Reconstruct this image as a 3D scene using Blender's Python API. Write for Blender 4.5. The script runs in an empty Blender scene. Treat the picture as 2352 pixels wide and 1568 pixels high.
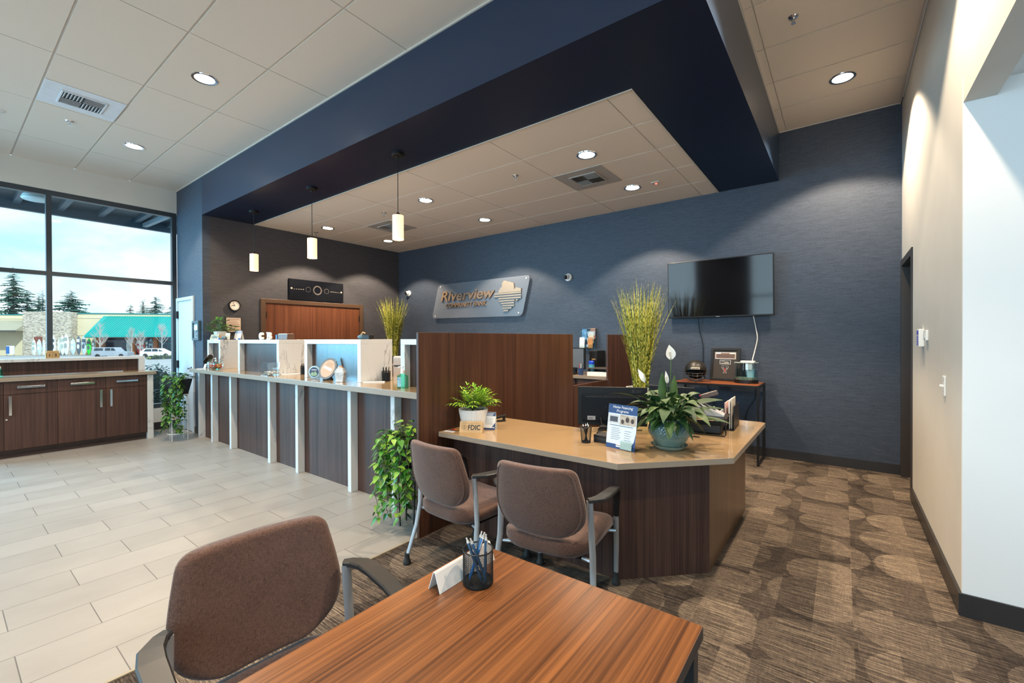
import bpy, bmesh, math, random
from mathutils import Vector, Matrix
PI = math.pi
S = bpy.context.scene
COL = S.collection
RND = random.Random(11)

# ------------------------------------------------------------------ node helpers
def newmat(name):
    m = bpy.data.materials.new(name); m.use_nodes = True
    nt = m.node_tree
    return m, nt, nt.nodes['Principled BSDF']

class NT:
    """tiny wrapper to write node graphs compactly"""
    def __init__(s, nt): s.nt = nt
    def n(s, typ, ins=None, **props):
        nd = s.nt.nodes.new(typ)
        for k, v in props.items(): setattr(nd, k, v)
        for k, v in (ins or {}).items(): s.set(nd.inputs[k], v)
        return nd
    def set(s, sock, v):
        if hasattr(v, 'is_output'): s.nt.links.new(v, sock)
        else:
            if isinstance(v, (tuple, list)) and len(v) == 3 and len(sock.default_value) == 4: v = (*v, 1)
            sock.default_value = v
    def math(s, op, a, b=0.0, c=0.0):
        nd = s.nt.nodes.new('ShaderNodeMath'); nd.operation = op
        s.set(nd.inputs[0], a); s.set(nd.inputs[1], b); s.set(nd.inputs[2], c)
        return nd.outputs[0]
    def vmath(s, op, a, b=(0, 0, 0)):
        nd = s.nt.nodes.new('ShaderNodeVectorMath'); nd.operation = op
        s.set(nd.inputs[0], a); s.set(nd.inputs[1], b)
        return nd.outputs['Value'] if op in ('LENGTH', 'DOT_PRODUCT', 'DISTANCE') else nd.outputs[0]
    def mix(s, f, a, b, blend='MIX'):
        nd = s.nt.nodes.new('ShaderNodeMix'); nd.data_type = 'RGBA'; nd.blend_type = blend
        s.set(nd.inputs[0], f); s.set(nd.inputs[6], a); s.set(nd.inputs[7], b)
        return nd.outputs[2]
    def ramp(s, f, stops, interp='LINEAR'):
        nd = s.nt.nodes.new('ShaderNodeValToRGB'); cr = nd.color_ramp; cr.interpolation = interp
        while len(cr.elements) < len(stops): cr.elements.new(0.5)
        for e, (p, c) in zip(cr.elements, stops):
            e.position = p; e.color = (*c, 1) if len(c) == 3 else c
        s.set(nd.inputs[0], f); return nd.outputs[0]
    def coord(s, kind='Object', scale=(1, 1, 1), loc=(0, 0, 0), rot=(0, 0, 0)):
        tc = s.nt.nodes.new('ShaderNodeTexCoord')
        mp = s.nt.nodes.new('ShaderNodeMapping')
        s.nt.links.new(tc.outputs[kind], mp.inputs[0])
        mp.inputs['Scale'].default_value = scale; mp.inputs['Location'].default_value = loc
        mp.inputs['Rotation'].default_value = rot
        return mp.outputs[0]
    def noise(s, vec, scale=5, detail=3, rough=.5, dist=0.0):
        nd = s.n('ShaderNodeTexNoise', {'Vector': vec, 'Scale': scale, 'Detail': detail, 'Roughness': rough, 'Distortion': dist})
        return nd.outputs[0]
    def bump(s, h, strength=.3, dist=.01):
        nd = s.n('ShaderNodeBump', {'Height': h, 'Strength': strength, 'Distance': dist}); return nd.outputs[0]

def P(name, col, rough=.5, metal=0.0, var=.08, scale=18, **kw):
    """simple procedural material: principled with a faint noise tint"""
    m, nt, b = newmat(name); t = NT(nt)
    if var:
        f = t.noise(t.coord(), scale, 2)
        c2 = tuple(max(0, c * (1 - 2 * var)) for c in col); c1 = tuple(min(1, c * (1 + var)) for c in col)
        t.set(b.inputs['Base Color'], t.mix(f, c2, c1))
    else: b.inputs['Base Color'].default_value = (*col, 1)
    b.inputs['Roughness'].default_value = rough; b.inputs['Metallic'].default_value = metal
    for k, v in kw.items():
        k = k.replace('_', ' ')
        b.inputs[k].default_value = (*v, 1) if isinstance(v, tuple) and len(v) == 3 else v
    return m

def EM(name, col, strength):
    m, nt, b = newmat(name); t = NT(nt)
    f = t.noise(t.coord(), 3, 1)
    b.inputs['Base Color'].default_value = (*col, 1)
    t.set(b.inputs['Emission Color'], t.mix(f, tuple(c * .97 for c in col), col))
    b.inputs['Emission Strength'].default_value = strength
    return m

def wood(name, dark, light, axis='z', rough=.4, freq=1.0, contrast=1.0, spec=.5, fine=.32):
    m, nt, b = newmat(name); t = NT(nt)
    sc = {'x': (.32, 10, 10), 'y': (10, .32, 10), 'z': (10, 10, .32)}[axis]
    sc = tuple(c * freq for c in sc)
    v = t.coord('Object', sc)
    n1 = t.noise(v, 1.6, 5, .6, .35)
    n2 = t.noise(t.coord('Object', tuple(c * 7 if c > 1 else c * 2 for c in sc)), 1.5, 4, .6)
    k = t.math('ADD', t.math('MULTIPLY', n1, 1 - fine), t.math('MULTIPLY', n2, fine))
    k = t.math('MULTIPLY_ADD', t.math('SUBTRACT', k, .5), 3.0 * contrast, .5)
    mid = tuple((a + c) / 2 for a, c in zip(dark, light))
    c = t.ramp(k, [(.12, dark), (.5, mid), (.9, light)])
    t.set(b.inputs['Base Color'], c)
    b.inputs['Roughness'].default_value = rough; b.inputs['Specular IOR Level'].default_value = spec
    t.set(b.inputs['Normal'], t.bump(n2, .05, .002))
    return m

def marble(name, base=(.62, .62, .61), vein=(.25, .26, .27)):
    m, nt, b = newmat(name); t = NT(nt)
    v = t.coord('Object', (1.5, 1.5, .62), (.37, .11, .2), (.55, .6, .3))
    w = t.noise(v, 1.7, 6, .62, 1.6)
    d = t.math('ABSOLUTE', t.math('SUBTRACT', w, .5))
    patch = t.noise(v, 2.1, 2, .5)
    line = t.ramp(d, [(0.0, (1, 1, 1)), (.004, (.6, .6, .6)), (.016, (0, 0, 0))])
    pm = t.ramp(patch, [(.47, (0, 0, 0)), (.60, (1, 1, 1))])
    f = t.math('MULTIPLY', line, pm)
    cloud = t.mix(t.noise(v, 3, 3), tuple(c * .95 for c in base), base)
    t.set(b.inputs['Base Color'], t.mix(f, cloud, vein))
    b.inputs['Roughness'].default_value = .3
    return m

def fabric(name, c1, c2, s=420):
    m, nt, b = newmat(name); t = NT(nt)
    a = t.noise(t.coord('Object', (s, s * .10, s * .10)), 1, 2)
    c = t.noise(t.coord('Object', (s * .10, s * .10, s)), 1, 2)
    big = t.noise(t.coord(), 9, 3)
    k = t.math('ADD', t.math('MULTIPLY', a, .5), t.math('MULTIPLY', c, .5))
    k = t.math('MULTIPLY_ADD', t.math('SUBTRACT', k, .5), 2.5, .5)
    k = t.math('ADD', k, t.math('MULTIPLY_ADD', big, .3, -.15))
    t.set(b.inputs['Base Color'], t.ramp(k, [(.1, c1), (.9, c2)]))
    b.inputs['Roughness'].default_value = .85; b.inputs['Specular IOR Level'].default_value = .25
    b.inputs['Sheen Weight'].default_value = .25
    t.set(b.inputs['Normal'], t.bump(k, .25, .001))
    return m

def wallpaper(name, c1, c2, along='x', rough=.55):
    m, nt, b = newmat(name); t = NT(nt)
    sc = (9, 9, 190)
    n1 = t.noise(t.coord('Object', sc), 1, 4, .65)
    n2 = t.noise(t.coord('Object', (60, 60, 480)), 1, 2)
    n3 = t.noise(t.coord('Object', (260, 260, 40)), 1, 2)
    k = t.math('ADD', t.math('MULTIPLY', n1, .5), t.math('ADD', t.math('MULTIPLY', n2, .3), t.math('MULTIPLY', n3, .2)))
    k = t.math('MULTIPLY_ADD', t.math('SUBTRACT', k, .5), 3.0, .5)
    t.set(b.inputs['Base Color'], t.ramp(k, [(.05, c1), (.95, c2)]))
    b.inputs['Roughness'].default_value = rough; b.inputs['Specular IOR Level'].default_value = .4
    t.set(b.inputs['Normal'], t.bump(k, .15, .001))
    return m

def carpet_mat(name):
    """tan and umber carpet tiles: big discs cut by the tile joints, all broken up by fine streaks"""
    m, nt, b = newmat(name); t = NT(nt)
    p = t.coord('Object', (1, 1, 1), (-.045 + 10, 10, 0))
    sp = t.n('ShaderNodeSeparateXYZ', {0: p})
    col = t.math('FLOOR', t.math('DIVIDE', sp.outputs[0], .5))
    cw = t.n('ShaderNodeTexWhiteNoise', {'W': col}, noise_dimensions='1D')
    y2 = t.math('ADD', sp.outputs[1], t.math('MULTIPLY', cw.outputs['Value'], .45))
    flat = t.n('ShaderNodeCombineXYZ', {0: sp.outputs[0], 1: y2}).outputs[0]
    v1 = t.n('ShaderNodeTexVoronoi', {'Vector': flat, 'Scale': 2.35, 'Randomness': .32}, voronoi_dimensions='2D')
    wob = t.noise(t.coord('Object', (3, 60, 1)), 1, 2)
    disc = t.math('LESS_THAN', t.math('MULTIPLY_ADD', wob, .05, v1.outputs['Distance']), .53)
    sep = t.n('ShaderNodeSeparateColor', {0: v1.outputs['Color']})
    sl = t.math('FLOOR', t.math('DIVIDE', sp.outputs[0], .1667))
    rw = t.math('FLOOR', t.math('DIVIDE', y2, .5))
    wn = t.n('ShaderNodeTexWhiteNoise', {'Vector': t.n('ShaderNodeCombineXYZ', {0: sl, 1: rw, 2: t.math('MULTIPLY', sep.outputs[1], 7.0)}).outputs[0]}, noise_dimensions='3D')
    base = t.math('ADD', t.math('MULTIPLY', disc, .13), t.math('MULTIPLY', t.math('MULTIPLY', sep.outputs[0], disc), .12))
    base = t.math('ADD', base, t.math('MULTIPLY_ADD', wn.outputs['Value'], .20, .17))
    st = t.noise(t.coord('Object', (3.2, 135, 1)), 1, 3, .7)
    st2 = t.noise(t.coord('Object', (30, 420, 1)), 1, 2, .6)
    st3 = t.noise(t.coord('Object', (150, 14, 1)), 1, 2, .6)
    s_ = t.math('ADD', t.math('MULTIPLY', st, .56), t.math('ADD', t.math('MULTIPLY', st2, .34), t.math('MULTIPLY', st3, .1)))
    k = t.math('ADD', base, t.math('MULTIPLY', t.math('SUBTRACT', s_, .5), 2.9))
    c = t.ramp(k, [(.0, (.016, .013, .012)), (.33, (.064, .050, .041)), (.62, (.172, .132, .099)), (1.0, (.46, .36, .25))])
    t.set(b.inputs['Base Color'], c)
    b.inputs['Roughness'].default_value = .95; b.inputs['Specular IOR Level'].default_value = .1
    t.set(b.inputs['Normal'], t.bump(st2, .4, .003))
    return m

def tile_floor(name):
    m, nt, b = newmat(name); t = NT(nt)
    tc = t.n('ShaderNodeTexCoord'); sp = t.n('ShaderNodeSeparateXYZ', {0: tc.outputs['Object']})
    u = t.math('ADD', sp.outputs[1], -.517 + .2975 + .595 * 20)
    v = t.math('ADD', sp.outputs[0], 5.025 + .2855 * 40)
    cb = t.n('ShaderNodeCombineXYZ', {0: u, 1: v})
    br = t.n('ShaderNodeTexBrick', {'Vector': cb.outputs[0], 'Color1': (.225, .21, .19, 1), 'Color2': (.285, .266, .242, 1), 'Mortar': (.10, .088, .075, 1),
             'Scale': 1.0, 'Mortar Size': .0022, 'Mortar Smooth': .1, 'Bias': 0.0, 'Brick Width': .595, 'Row Height': .2855}, offset=.5, offset_frequency=2)
    cl = t.noise(t.coord('Object', (2.2, 1.1, 1)), 2.2, 6, .62)
    fine = t.noise(t.coord('Object'), 60, 3, .6)
    c = t.mix(t.math('MULTIPLY_ADD', cl, .9, -.12), br.outputs[0], (.37, .354, .328))
    c = t.mix(br.outputs['Fac'], c, (.09, .08, .07))
    c = t.mix(t.math('MULTIPLY', fine, .14), c, (.27, .24, .21))
    t.set(b.inputs['Base Color'], c)
    t.set(b.inputs['Roughness'], t.math('MULTIPLY_ADD', cl, .2, .30))
    t.set(b.inputs['Normal'], t.bump(t.math('SUBTRACT', 1.0, br.outputs['Fac']), .3, .003))
    return m

def glass(name, tint=(.9, .97, 1.0), refl=.06, rough=.0):
    """thin pane: clear with a faint reflection, lets lamp light straight through"""
    m, nt, b = newmat(name); t = NT(nt)
    tr = t.n('ShaderNodeBsdfTransparent', {'Color': tint})
    gl = t.n('ShaderNodeBsdfGlossy', {'Color': (1, 1, 1), 'Roughness': rough})
    lw = t.n('ShaderNodeLayerWeight', {'Blend': .25})
    f = t.math('MULTIPLY_ADD', lw.outputs['Fresnel'], .35, refl * .4)
    mx = t.n('ShaderNodeMixShader', {0: f, 1: tr.outputs[0], 2: gl.outputs[0]})
    t.nt.links.new(mx.outputs[0], nt.nodes['Material Output'].inputs[0])
    return m

def leafmat(name, c1, c2, c3, rough=.35, scale=9, trans=.25):
    m, nt, b = newmat(name); t = NT(nt)
    oi = t.n('ShaderNodeNewGeometry')
    f = t.math('ADD', t.math('MULTIPLY', oi.outputs['Random Per Island'], .65), t.math('MULTIPLY', t.noise(t.coord(), scale, 3), .45))
    t.set(b.inputs['Base Color'], t.ramp(f, [(.1, c1), (.55, c2), (.95, c3)]))
    b.inputs['Roughness'].default_value = rough
    b.inputs['Subsurface Weight'].default_value = 0
    b.inputs['Transmission Weight'].default_value = 0
    return m

# ------------------------------------------------------------------ mesh helpers
class MB:
    def __init__(s): s.v = []; s.f = []; s.mi = []; s.sm = []; s.m = 0; s.smooth = False
    def add(s, verts, faces, smooth=None):
        o = len(s.v); s.v += [tuple(p) for p in verts]
        for f in faces:
            s.f.append(tuple(i + o for i in f)); s.mi.append(s.m); s.sm.append(s.smooth if smooth is None else smooth)
        return s
    def box(s, x0, x1, y0, y1, z0, z1):
        return s.add([(x0, y0, z0), (x1, y0, z0), (x1, y1, z0), (x0, y1, z0), (x0, y0, z1), (x1, y0, z1), (x1, y1, z1), (x0, y1, z1)],
                     [(0, 3, 2, 1), (4, 5, 6, 7), (0, 1, 5, 4), (1, 2, 6, 5), (2, 3, 7, 6), (3, 0, 4, 7)], False)
    def cbox(s, c, d, rz=0, M3=None):
        M3 = M3 or Matrix.Rotation(rz, 3, 'Z'); pts = []
        for k in (-.5, .5):
            for i, j in ((-.5, -.5), (.5, -.5), (.5, .5), (-.5, .5)):
                pts.append(Vector(c) + M3 @ Vector((d[0] * i, d[1] * j, d[2] * k)))
        return s.add(pts, [(0, 3, 2, 1), (4, 5, 6, 7), (0, 1, 5, 4), (1, 2, 6, 5), (2, 3, 7, 6), (3, 0, 4, 7)], False)
    def poly(s, pts): return s.add(pts, [tuple(range(len(pts)))], False)
    def ext(s, pts, vec):
        n = len(pts); a = [Vector(p) for p in pts]; b = [p + Vector(vec) for p in a]
        fs = [tuple(reversed(range(n))), tuple(range(n, 2 * n))] + [(i, (i + 1) % n, n + (i + 1) % n, n + i) for i in range(n)]
        return s.add(a + b, fs, False)
    def prism(s, xy, z0, z1): return s.ext([(x, y, z0) for x, y in xy], (0, 0, z1 - z0))
    def frames(s, path):
        P_ = [Vector(p) for p in path]; out = []; up = None
        for i, p in enumerate(P_):
            a = P_[max(i - 1, 0)]; c = P_[min(i + 1, len(P_) - 1)]
            t = (c - a).normalized()
            if up is None:
                up = Vector((0, 0, 1)) if abs(t.z) < .9 else Vector((0, 1, 0))
            sd = t.cross(up)
            if sd.length < 1e-5: sd = t.orthogonal()
            sd.normalize(); up = sd.cross(t).normalized(); out.append((p, sd, up, t))
        return out
    def tube(s, path, r, n=8, cap=True, ry=None):
        fr = s.frames(path); rs = r if isinstance(r, (list, tuple)) else [r] * len(fr)
        vs = []; fs = []
        for (p, sd, up, t), q in zip(fr, rs):
            k = q if ry is None else q * ry
            for j in range(n):
                a = 2 * PI * j / n; vs.append(p + sd * math.cos(a) * q + up * math.sin(a) * k)
        for i in range(len(fr) - 1):
            for j in range(n):
                fs.append((i * n + j, i * n + (j + 1) % n, (i + 1) * n + (j + 1) % n, (i + 1) * n + j))
        if cap: fs += [tuple(reversed(range(n))), tuple(range((len(fr) - 1) * n, len(fr) * n))]
        s.add(vs, fs[:-2] if cap else fs, True)
        if cap:
            o = len(s.v) - len(vs)
            for f in fs[-2:]:
                s.f.append(tuple(i + o for i in f)); s.mi.append(s.m); s.sm.append(False)
        return s
    def strip(s, path, w, h, up=(0, 0, 1)):
        """rectangular bar swept along a path, broad side facing up; w may be a list"""
        Pn = [Vector(p) for p in path]; up = Vector(up); vs = []; fs = []
        ws = w if isinstance(w, (list, tuple)) else [w] * len(Pn)
        for i, p in enumerate(Pn):
            t = (Pn[min(i + 1, len(Pn) - 1)] - Pn[max(i - 1, 0)]).normalized()
            sd = t.cross(up).normalized(); u2 = sd.cross(t).normalized(); a = ws[i] / 2; c = h / 2; e = min(a, c) * .45
            for x, y in ((-a + e, -c), (a - e, -c), (a, -c + e), (a, c - e), (a - e, c), (-a + e, c), (-a, c - e), (-a, -c + e)):
                vs.append(p + sd * x + u2 * y)
        n = 8
        for i in range(len(Pn) - 1):
            for j in range(n): fs.append((i * n + j, i * n + (j + 1) % n, (i + 1) * n + (j + 1) % n, (i + 1) * n + j))
        fs += [tuple(reversed(range(n))), tuple(range((len(Pn) - 1) * n, len(Pn) * n))]
        return s.add(vs, fs)
    def lathe(s, prof, c=(0, 0, 0), n=28, M3=None, smooth=True, sx=1, sy=1):
        vs = []; fs = []; c = Vector(c)
        for r, z in prof:
            for j in range(n):
                a = 2 * PI * j / n; p = Vector((r * math.cos(a) * sx, r * math.sin(a) * sy, z))
                vs.append(c + (M3 @ p if M3 else p))
        for i in range(len(prof) - 1):
            for j in range(n): fs.append((i * n + j, i * n + (j + 1) % n, (i + 1) * n + (j + 1) % n, (i + 1) * n + j))
        s.add(vs, fs, smooth)
        o = len(s.v) - len(vs)
        zs = [p[1] for p in prof]
        for idx, rev in ((0, True), (len(prof) - 1, False)):
            if prof[idx][0] > 1e-6 and len(prof) > 1 and (prof[idx][1] in (min(zs), max(zs))) and zs.count(prof[idx][1]) == 1:
                f = [o + idx * n + j for j in range(n)]
                s.f.append(tuple(reversed(f)) if rev else tuple(f)); s.mi.append(s.m); s.sm.append(False)
        return s
    def cyl(s, c, r, z0, z1, n=20, M3=None, r1=None):
        return s.lathe([(r, z0), (r if r1 is None else r1, z1)], c, n, M3)
    def sphere(s, c, r, n=12, sc=(1, 1, 1)):
        vs = []; fs = []; m = max(4, n // 2)
        for i in range(m + 1):
            th = PI * i / m
            for j in range(n):
                a = 2 * PI * j / n
                vs.append((c[0] + r * sc[0] * math.sin(th) * math.cos(a), c[1] + r * sc[1] * math.sin(th) * math.sin(a), c[2] + r * sc[2] * math.cos(th)))
        for i in range(m):
            for j in range(n): fs.append((i * n + j, (i + 1) * n + j, (i + 1) * n + (j + 1) % n, i * n + (j + 1) % n))
        return s.add(vs, fs, True)
    def grid(s, fn, nu, nv, smooth=True):
        vs = [fn(i / nu, j / nv) for j in range(nv + 1) for i in range(nu + 1)]
        fs = [(j * (nu + 1) + i, j * (nu + 1) + i + 1, (j + 1) * (nu + 1) + i + 1, (j + 1) * (nu + 1) + i) for j in range(nv) for i in range(nu)]
        return s.add(vs, fs, smooth)
    def text(s, txt, o, right, up, cap=None, width=None, depth=.001, shear=0.0, bold=0.0, align='L', space=1.0):
        cu = bpy.data.curves.new('t', 'FONT'); cu.body = txt; cu.shear = shear; cu.offset = bold; cu.resolution_u = 3; cu.space_character = space
        ob = bpy.data.objects.new('t', cu); COL.objects.link(ob)
        dg = bpy.context.evaluated_depsgraph_get(); dg.update()
        me = bpy.data.meshes.new_from_object(ob.evaluated_get(dg))
        vs = [v.co.copy() for v in me.vertices]; fs = [tuple(p.vertices) for p in me.polygons]
        bpy.data.objects.remove(ob); bpy.data.curves.remove(cu); bpy.data.meshes.remove(me)
        if not vs: return s
        x0 = min(v.x for v in vs); x1 = max(v.x for v in vs); y1 = max(v.y for v in vs)
        k = (cap / .7) if cap else width / (x1 - x0)
        kx = width / (x1 - x0) if width else k
        sh = {'L': x0, 'C': (x0 + x1) / 2, 'R': x1}[align]
        R_ = Vector(right).normalized(); U_ = Vector(up).normalized(); N_ = R_.cross(U_)
        o = Vector(o)
        front = [o + R_ * (v.x - sh) * kx + U_ * v.y * k + N_ * depth for v in vs]
        s.add(front, fs, False)
        # side walls from boundary edges
        if depth > .002:
            cnt = {}
            for f in fs:
                for i in range(len(f)):
                    e = (f[i], f[(i + 1) % len(f)]); cnt[e] = 1
            side = [e for e in cnt if (e[1], e[0]) not in cnt]
            back = [p - N_ * depth for p in front]
            for a, b_ in side: s.add([front[a], front[b_], back[b_], back[a]], [(0, 3, 2, 1)], False)
        return s
    def build(s, name, mats, parent=None, loc=(0, 0, 0), rot=(0, 0, 0), bevel=0, seg=2, angle=35, recalc=True):
        me = bpy.data.meshes.new(name); me.from_pydata(s.v, [], s.f)
        if not isinstance(mats, (list, tuple)): mats = [mats]
        for m in mats: me.materials.append(m)
        me.polygons.foreach_set('material_index', s.mi); me.polygons.foreach_set('use_smooth', s.sm)
        if recalc:
            bm = bmesh.new(); bm.from_mesh(me); bmesh.ops.recalc_face_normals(bm, faces=bm.faces); bm.to_mesh(me); bm.free()
        me.update()
        if any(s.sm): me.set_sharp_from_angle(angle=math.radians(angle))
        o = bpy.data.objects.new(name, me); COL.objects.link(o)
        o.location = loc; o.rotation_euler = rot
        if parent is not None: o.parent = parent
        if bevel:
            b = o.modifiers.new('b', 'BEVEL'); b.width = bevel; b.segments = seg; b.limit_method = 'ANGLE'; b.angle_limit = math.radians(40)
        return o

def tag(o, label, cat, group=None, kind=None):
    o['label'] = label; o['category'] = cat
    if group: o['group'] = group
    if kind: o['kind'] = kind
    return o
def thing(name, label, cat, loc=(0, 0, 0), rz=0, group=None):
    o = bpy.data.objects.new(name, None); COL.objects.link(o); o.empty_display_size = .1
    o.location = loc; o.rotation_euler = (0, 0, rz); return tag(o, label, cat, group)
def struct(o): o['kind'] = 'structure'; return o
def dup(root, loc, rz, label, group=None):
    def cp(o, par):
        c = o.copy(); COL.objects.link(c)
        if par is not None: c.parent = par
        for ch in list(o.children): cp(ch, c)
        return c
    r = cp(root, None); r.location = loc; r.rotation_euler = (0, 0, rz); r['label'] = label
    if group: r['group'] = group
    return r
def lamp(name, typ, loc, energy, color, parent=None, rot=(0, 0, 0), **kw):
    l = bpy.data.lights.new(name, typ); l.energy = energy; l.color = color
    for k, v in kw.items(): setattr(l, k, v)
    o = bpy.data.objects.new(name, l); COL.objects.link(o); o.location = loc; o.rotation_euler = rot
    if parent: o.parent = parent
    return o

# ------------------------------------------------------------------ materials
M = {}
M['espresso'] = wood('espresso laminate', (.023, .0115, .009), (.098, .048, .035), 'z', .48, 1.0, .85, .35, .45)
M['espresso_y'] = wood('espresso laminate across', (.018, .010, .009), (.075, .038, .030), 'y', .38)
M['espresso_gloss'] = wood('glossy espresso laminate', (.020, .012, .011), (.085, .046, .036), 'z', .27)
M['redwood'] = wood('red brown laminate', (.030, .011, .0065), (.092, .037, .019), 'z', .40, 1.2, .8, .4, .5)
M['cherry'] = wood('cherry door veneer', (.070, .021, .010), (.185, .065, .030), 'z', .40, 1.2, .85, .4, .45)
M['walnut_top'] = wood('walnut table top', (.070, .024, .008), (.28, .104, .032), 'y', .30, 1.3, 1.05, fine=.52)
M['table_wood'] = wood('console top wood', (.14, .035, .012), (.32, .10, .03), 'x', .35)
M['table_side'] = P('table edge brown', (.045, .032, .026), .5)
M['marble'] = marble('veined white quartz')
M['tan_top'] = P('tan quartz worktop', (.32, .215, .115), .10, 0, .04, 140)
M['cool_lit_edge'] = P('cool lit quartz edge', (.29, .235, .18), .3, 0, .05, 140)  # same quartz as the tan top, colour greyed to imitate cool daylight
M['chair_fab'] = fabric('chair weave', (.045, .022, .016), (.152, .079, .057), 900)
M['silver'] = P('silver painted tube', (.42, .45, .48), .35, .6, .03)
M['chrome'] = P('polished chrome', (.75, .76, .78), .12, 1.0, .02)
M['blackpl'] = P('black plastic', (.009, .009, .010), .42, 0, .1, Specular_IOR_Level=.35)
M['armpl'] = P('charcoal arm plastic', (.020, .021, .023), .38, 0, .05)
M['rubber'] = P('black rubber', (.012, .012, .012), .7, 0, .1)
M['blackmetal'] = P('black metal', (.015, .015, .016), .4, .5, .05)
M['wp_blue'] = wallpaper('blue grey grasscloth', (.016, .024, .041), (.061, .080, .114))
M['wp_brown'] = wallpaper('grey brown grasscloth', (.028, .027, .033), (.078, .077, .088))
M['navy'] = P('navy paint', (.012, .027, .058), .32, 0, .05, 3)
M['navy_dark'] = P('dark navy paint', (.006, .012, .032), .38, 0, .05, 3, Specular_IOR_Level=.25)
M['white_wall'] = P('white wall paint', (.80, .79, .775), .6, 0, .02, 3)
M['cream_wall'] = P('cream wall paint', (.61, .58, .525), .55, 0, .04, 4)
M['ceil_tile'] = P('ceiling tile', (.66, .575, .49), .9, 0, .03, 260)
M['ceil_grid'] = P('ceiling grid metal', (.56, .50, .44), .5, 0, .02)
M['base_dark'] = P('dark rubber base', (.022, .020, .020), .4, 0, .05)
M['door_brown'] = P('dark bronze door frame', (.035, .028, .024), .35, 0, .04)
M['frame_brown'] = P('brown door casing', (.085, .045, .025), .4, 0, .05)
M['door_white'] = P('pale grey painted door', (.55, .60, .64), .4, 0, .02)
M['mullion'] = P('dark anodised mullion', (.045, .055, .065), .35, .3, .04)
M['carpet'] = carpet_mat('patterned carpet tiles')
M['tile'] = tile_floor('porcelain floor tiles')
M['pane'] = glass('window glass', (.86, .96, 1.0), .05)
M['clear'] = glass('clear acrylic', (.93, .97, .97), .10)
M['glassware'] = glass('clear glassware', (.95, .98, .99), .16)
M['frost'] = P('frosted acrylic', (.20, .22, .26), .35, 0, .04, 4, Alpha=.45)
M['bronze'] = P('brushed bronze letters', (.23, .145, .085), .45, .1, .04)
M['white'] = P('white plastic', (.75, .75, .73), .35, 0, .02)
M['paper'] = P('white paper', (.78, .78, .76), .8, 0, .03)
M['ivory'] = P('ivory card', (.62, .55, .45), .7, 0, .04)
M['bluepr'] = P('blue print', (.015, .05, .17), .5, 0, .05)
M['blueline'] = P('bright blue print', (.03, .14, .42), .5, 0, .05)
M['greypr'] = P('grey print', (.30, .31, .33), .6, 0, .05)
M['blackpr'] = P('black print', (.012, .012, .013), .5, 0, .05)
M['goldwood'] = P('pale wood plaque', (.52, .33, .14), .4, 0, .10, 30)
M['leaf_pothos'] = leafmat('pothos leaf', (.015, .085, .012), (.06, .24, .025), (.32, .50, .06))
M['leaf_pothos_dk'] = leafmat('darker pothos leaf', (.014, .065, .015), (.045, .17, .025), (.20, .33, .05))
M['vine'] = P('vine stem', (.10, .12, .03), .6)
M['leaf_palm'] = leafmat('palm leaflet', (.06, .22, .01), (.20, .46, .02), (.52, .70, .08), .45)
M['leaf_lily'] = leafmat('peace lily leaf', (.008, .034, .010), (.022, .070, .014), (.085, .135, .030), .55, 16)
M['spathe'] = P('white spathe', (.80, .78, .72), .5, 0, .03)
M['soil'] = P('potting soil', (.02, .014, .010), .95, 0, .3, 60)
M['pot_dark'] = P('charcoal pot', (.020, .022, .026), .5, 0, .08)
M['pebble'] = P('river pebbles', (.34, .31, .27), .6, 0, .35, 30)
M['lens'] = EM('downlight lens', (1.0, .86, .66), 9.0)
M['shade'] = EM('glowing pendant shade', (1.0, .66, .36), 1.1)
M['screen'] = P('dark screen', (.004, .004, .005), .07, 0, 0, Specular_IOR_Level=.45)
M['red'] = P('red', (.55, .02, .02), .5)
M['orange'] = P('orange', (.80, .30, .03), .5)
M['redled'] = EM('red indicator', (1, .08, .05), 4)
M['soapgreen'] = glass('green gel', (.45, .88, .72), .12)
def zebra():
    m, nt, b = newmat('zebra grass blade'); t = NT(nt)
    g = t.n('ShaderNodeNewGeometry')
    p = t.coord('Object')
    sp = t.n('ShaderNodeSeparateXYZ', {0: p})
    z = t.math('ADD', t.math('MULTIPLY', sp.outputs[2], 34.0), t.math('MULTIPLY', g.outputs['Random Per Island'], 30.0))
    w = t.noise(t.n('ShaderNodeCombineXYZ', {0: z, 1: t.math('MULTIPLY', g.outputs['Random Per Island'], 90.0)}).outputs[0], 1.0, 2)
    t.set(b.inputs['Base Color'], t.ramp(w, [(.38, (.05, .08, .008)), (.50, (.30, .31, .03)), (.62, (.66, .60, .14))]))
    b.inputs['Roughness'].default_value = .5
    return m
M['zebra'] = zebra()
def ceramic():
    m, nt, b = newmat('glazed celadon ceramic'); t = NT(nt)
    tc = t.n('ShaderNodeTexCoord'); sp = t.n('ShaderNodeSeparateXYZ', {0: tc.outputs['Object']})
    n = t.noise(t.coord(), 14, 4)
    k = t.math('ADD', t.math('MULTIPLY', sp.outputs[2], 5.0), t.math('MULTIPLY_ADD', n, .7, -.35))
    t.set(b.inputs['Base Color'], t.ramp(k, [(.1, (.22, .29, .24)), (.5, (.11, .19, .175)), (.9, (.04, .10, .11))]))
    b.inputs['Roughness'].default_value = .12; b.inputs['Coat Weight'].default_value = .5
    return m
M['ceramic'] = ceramic()
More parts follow.
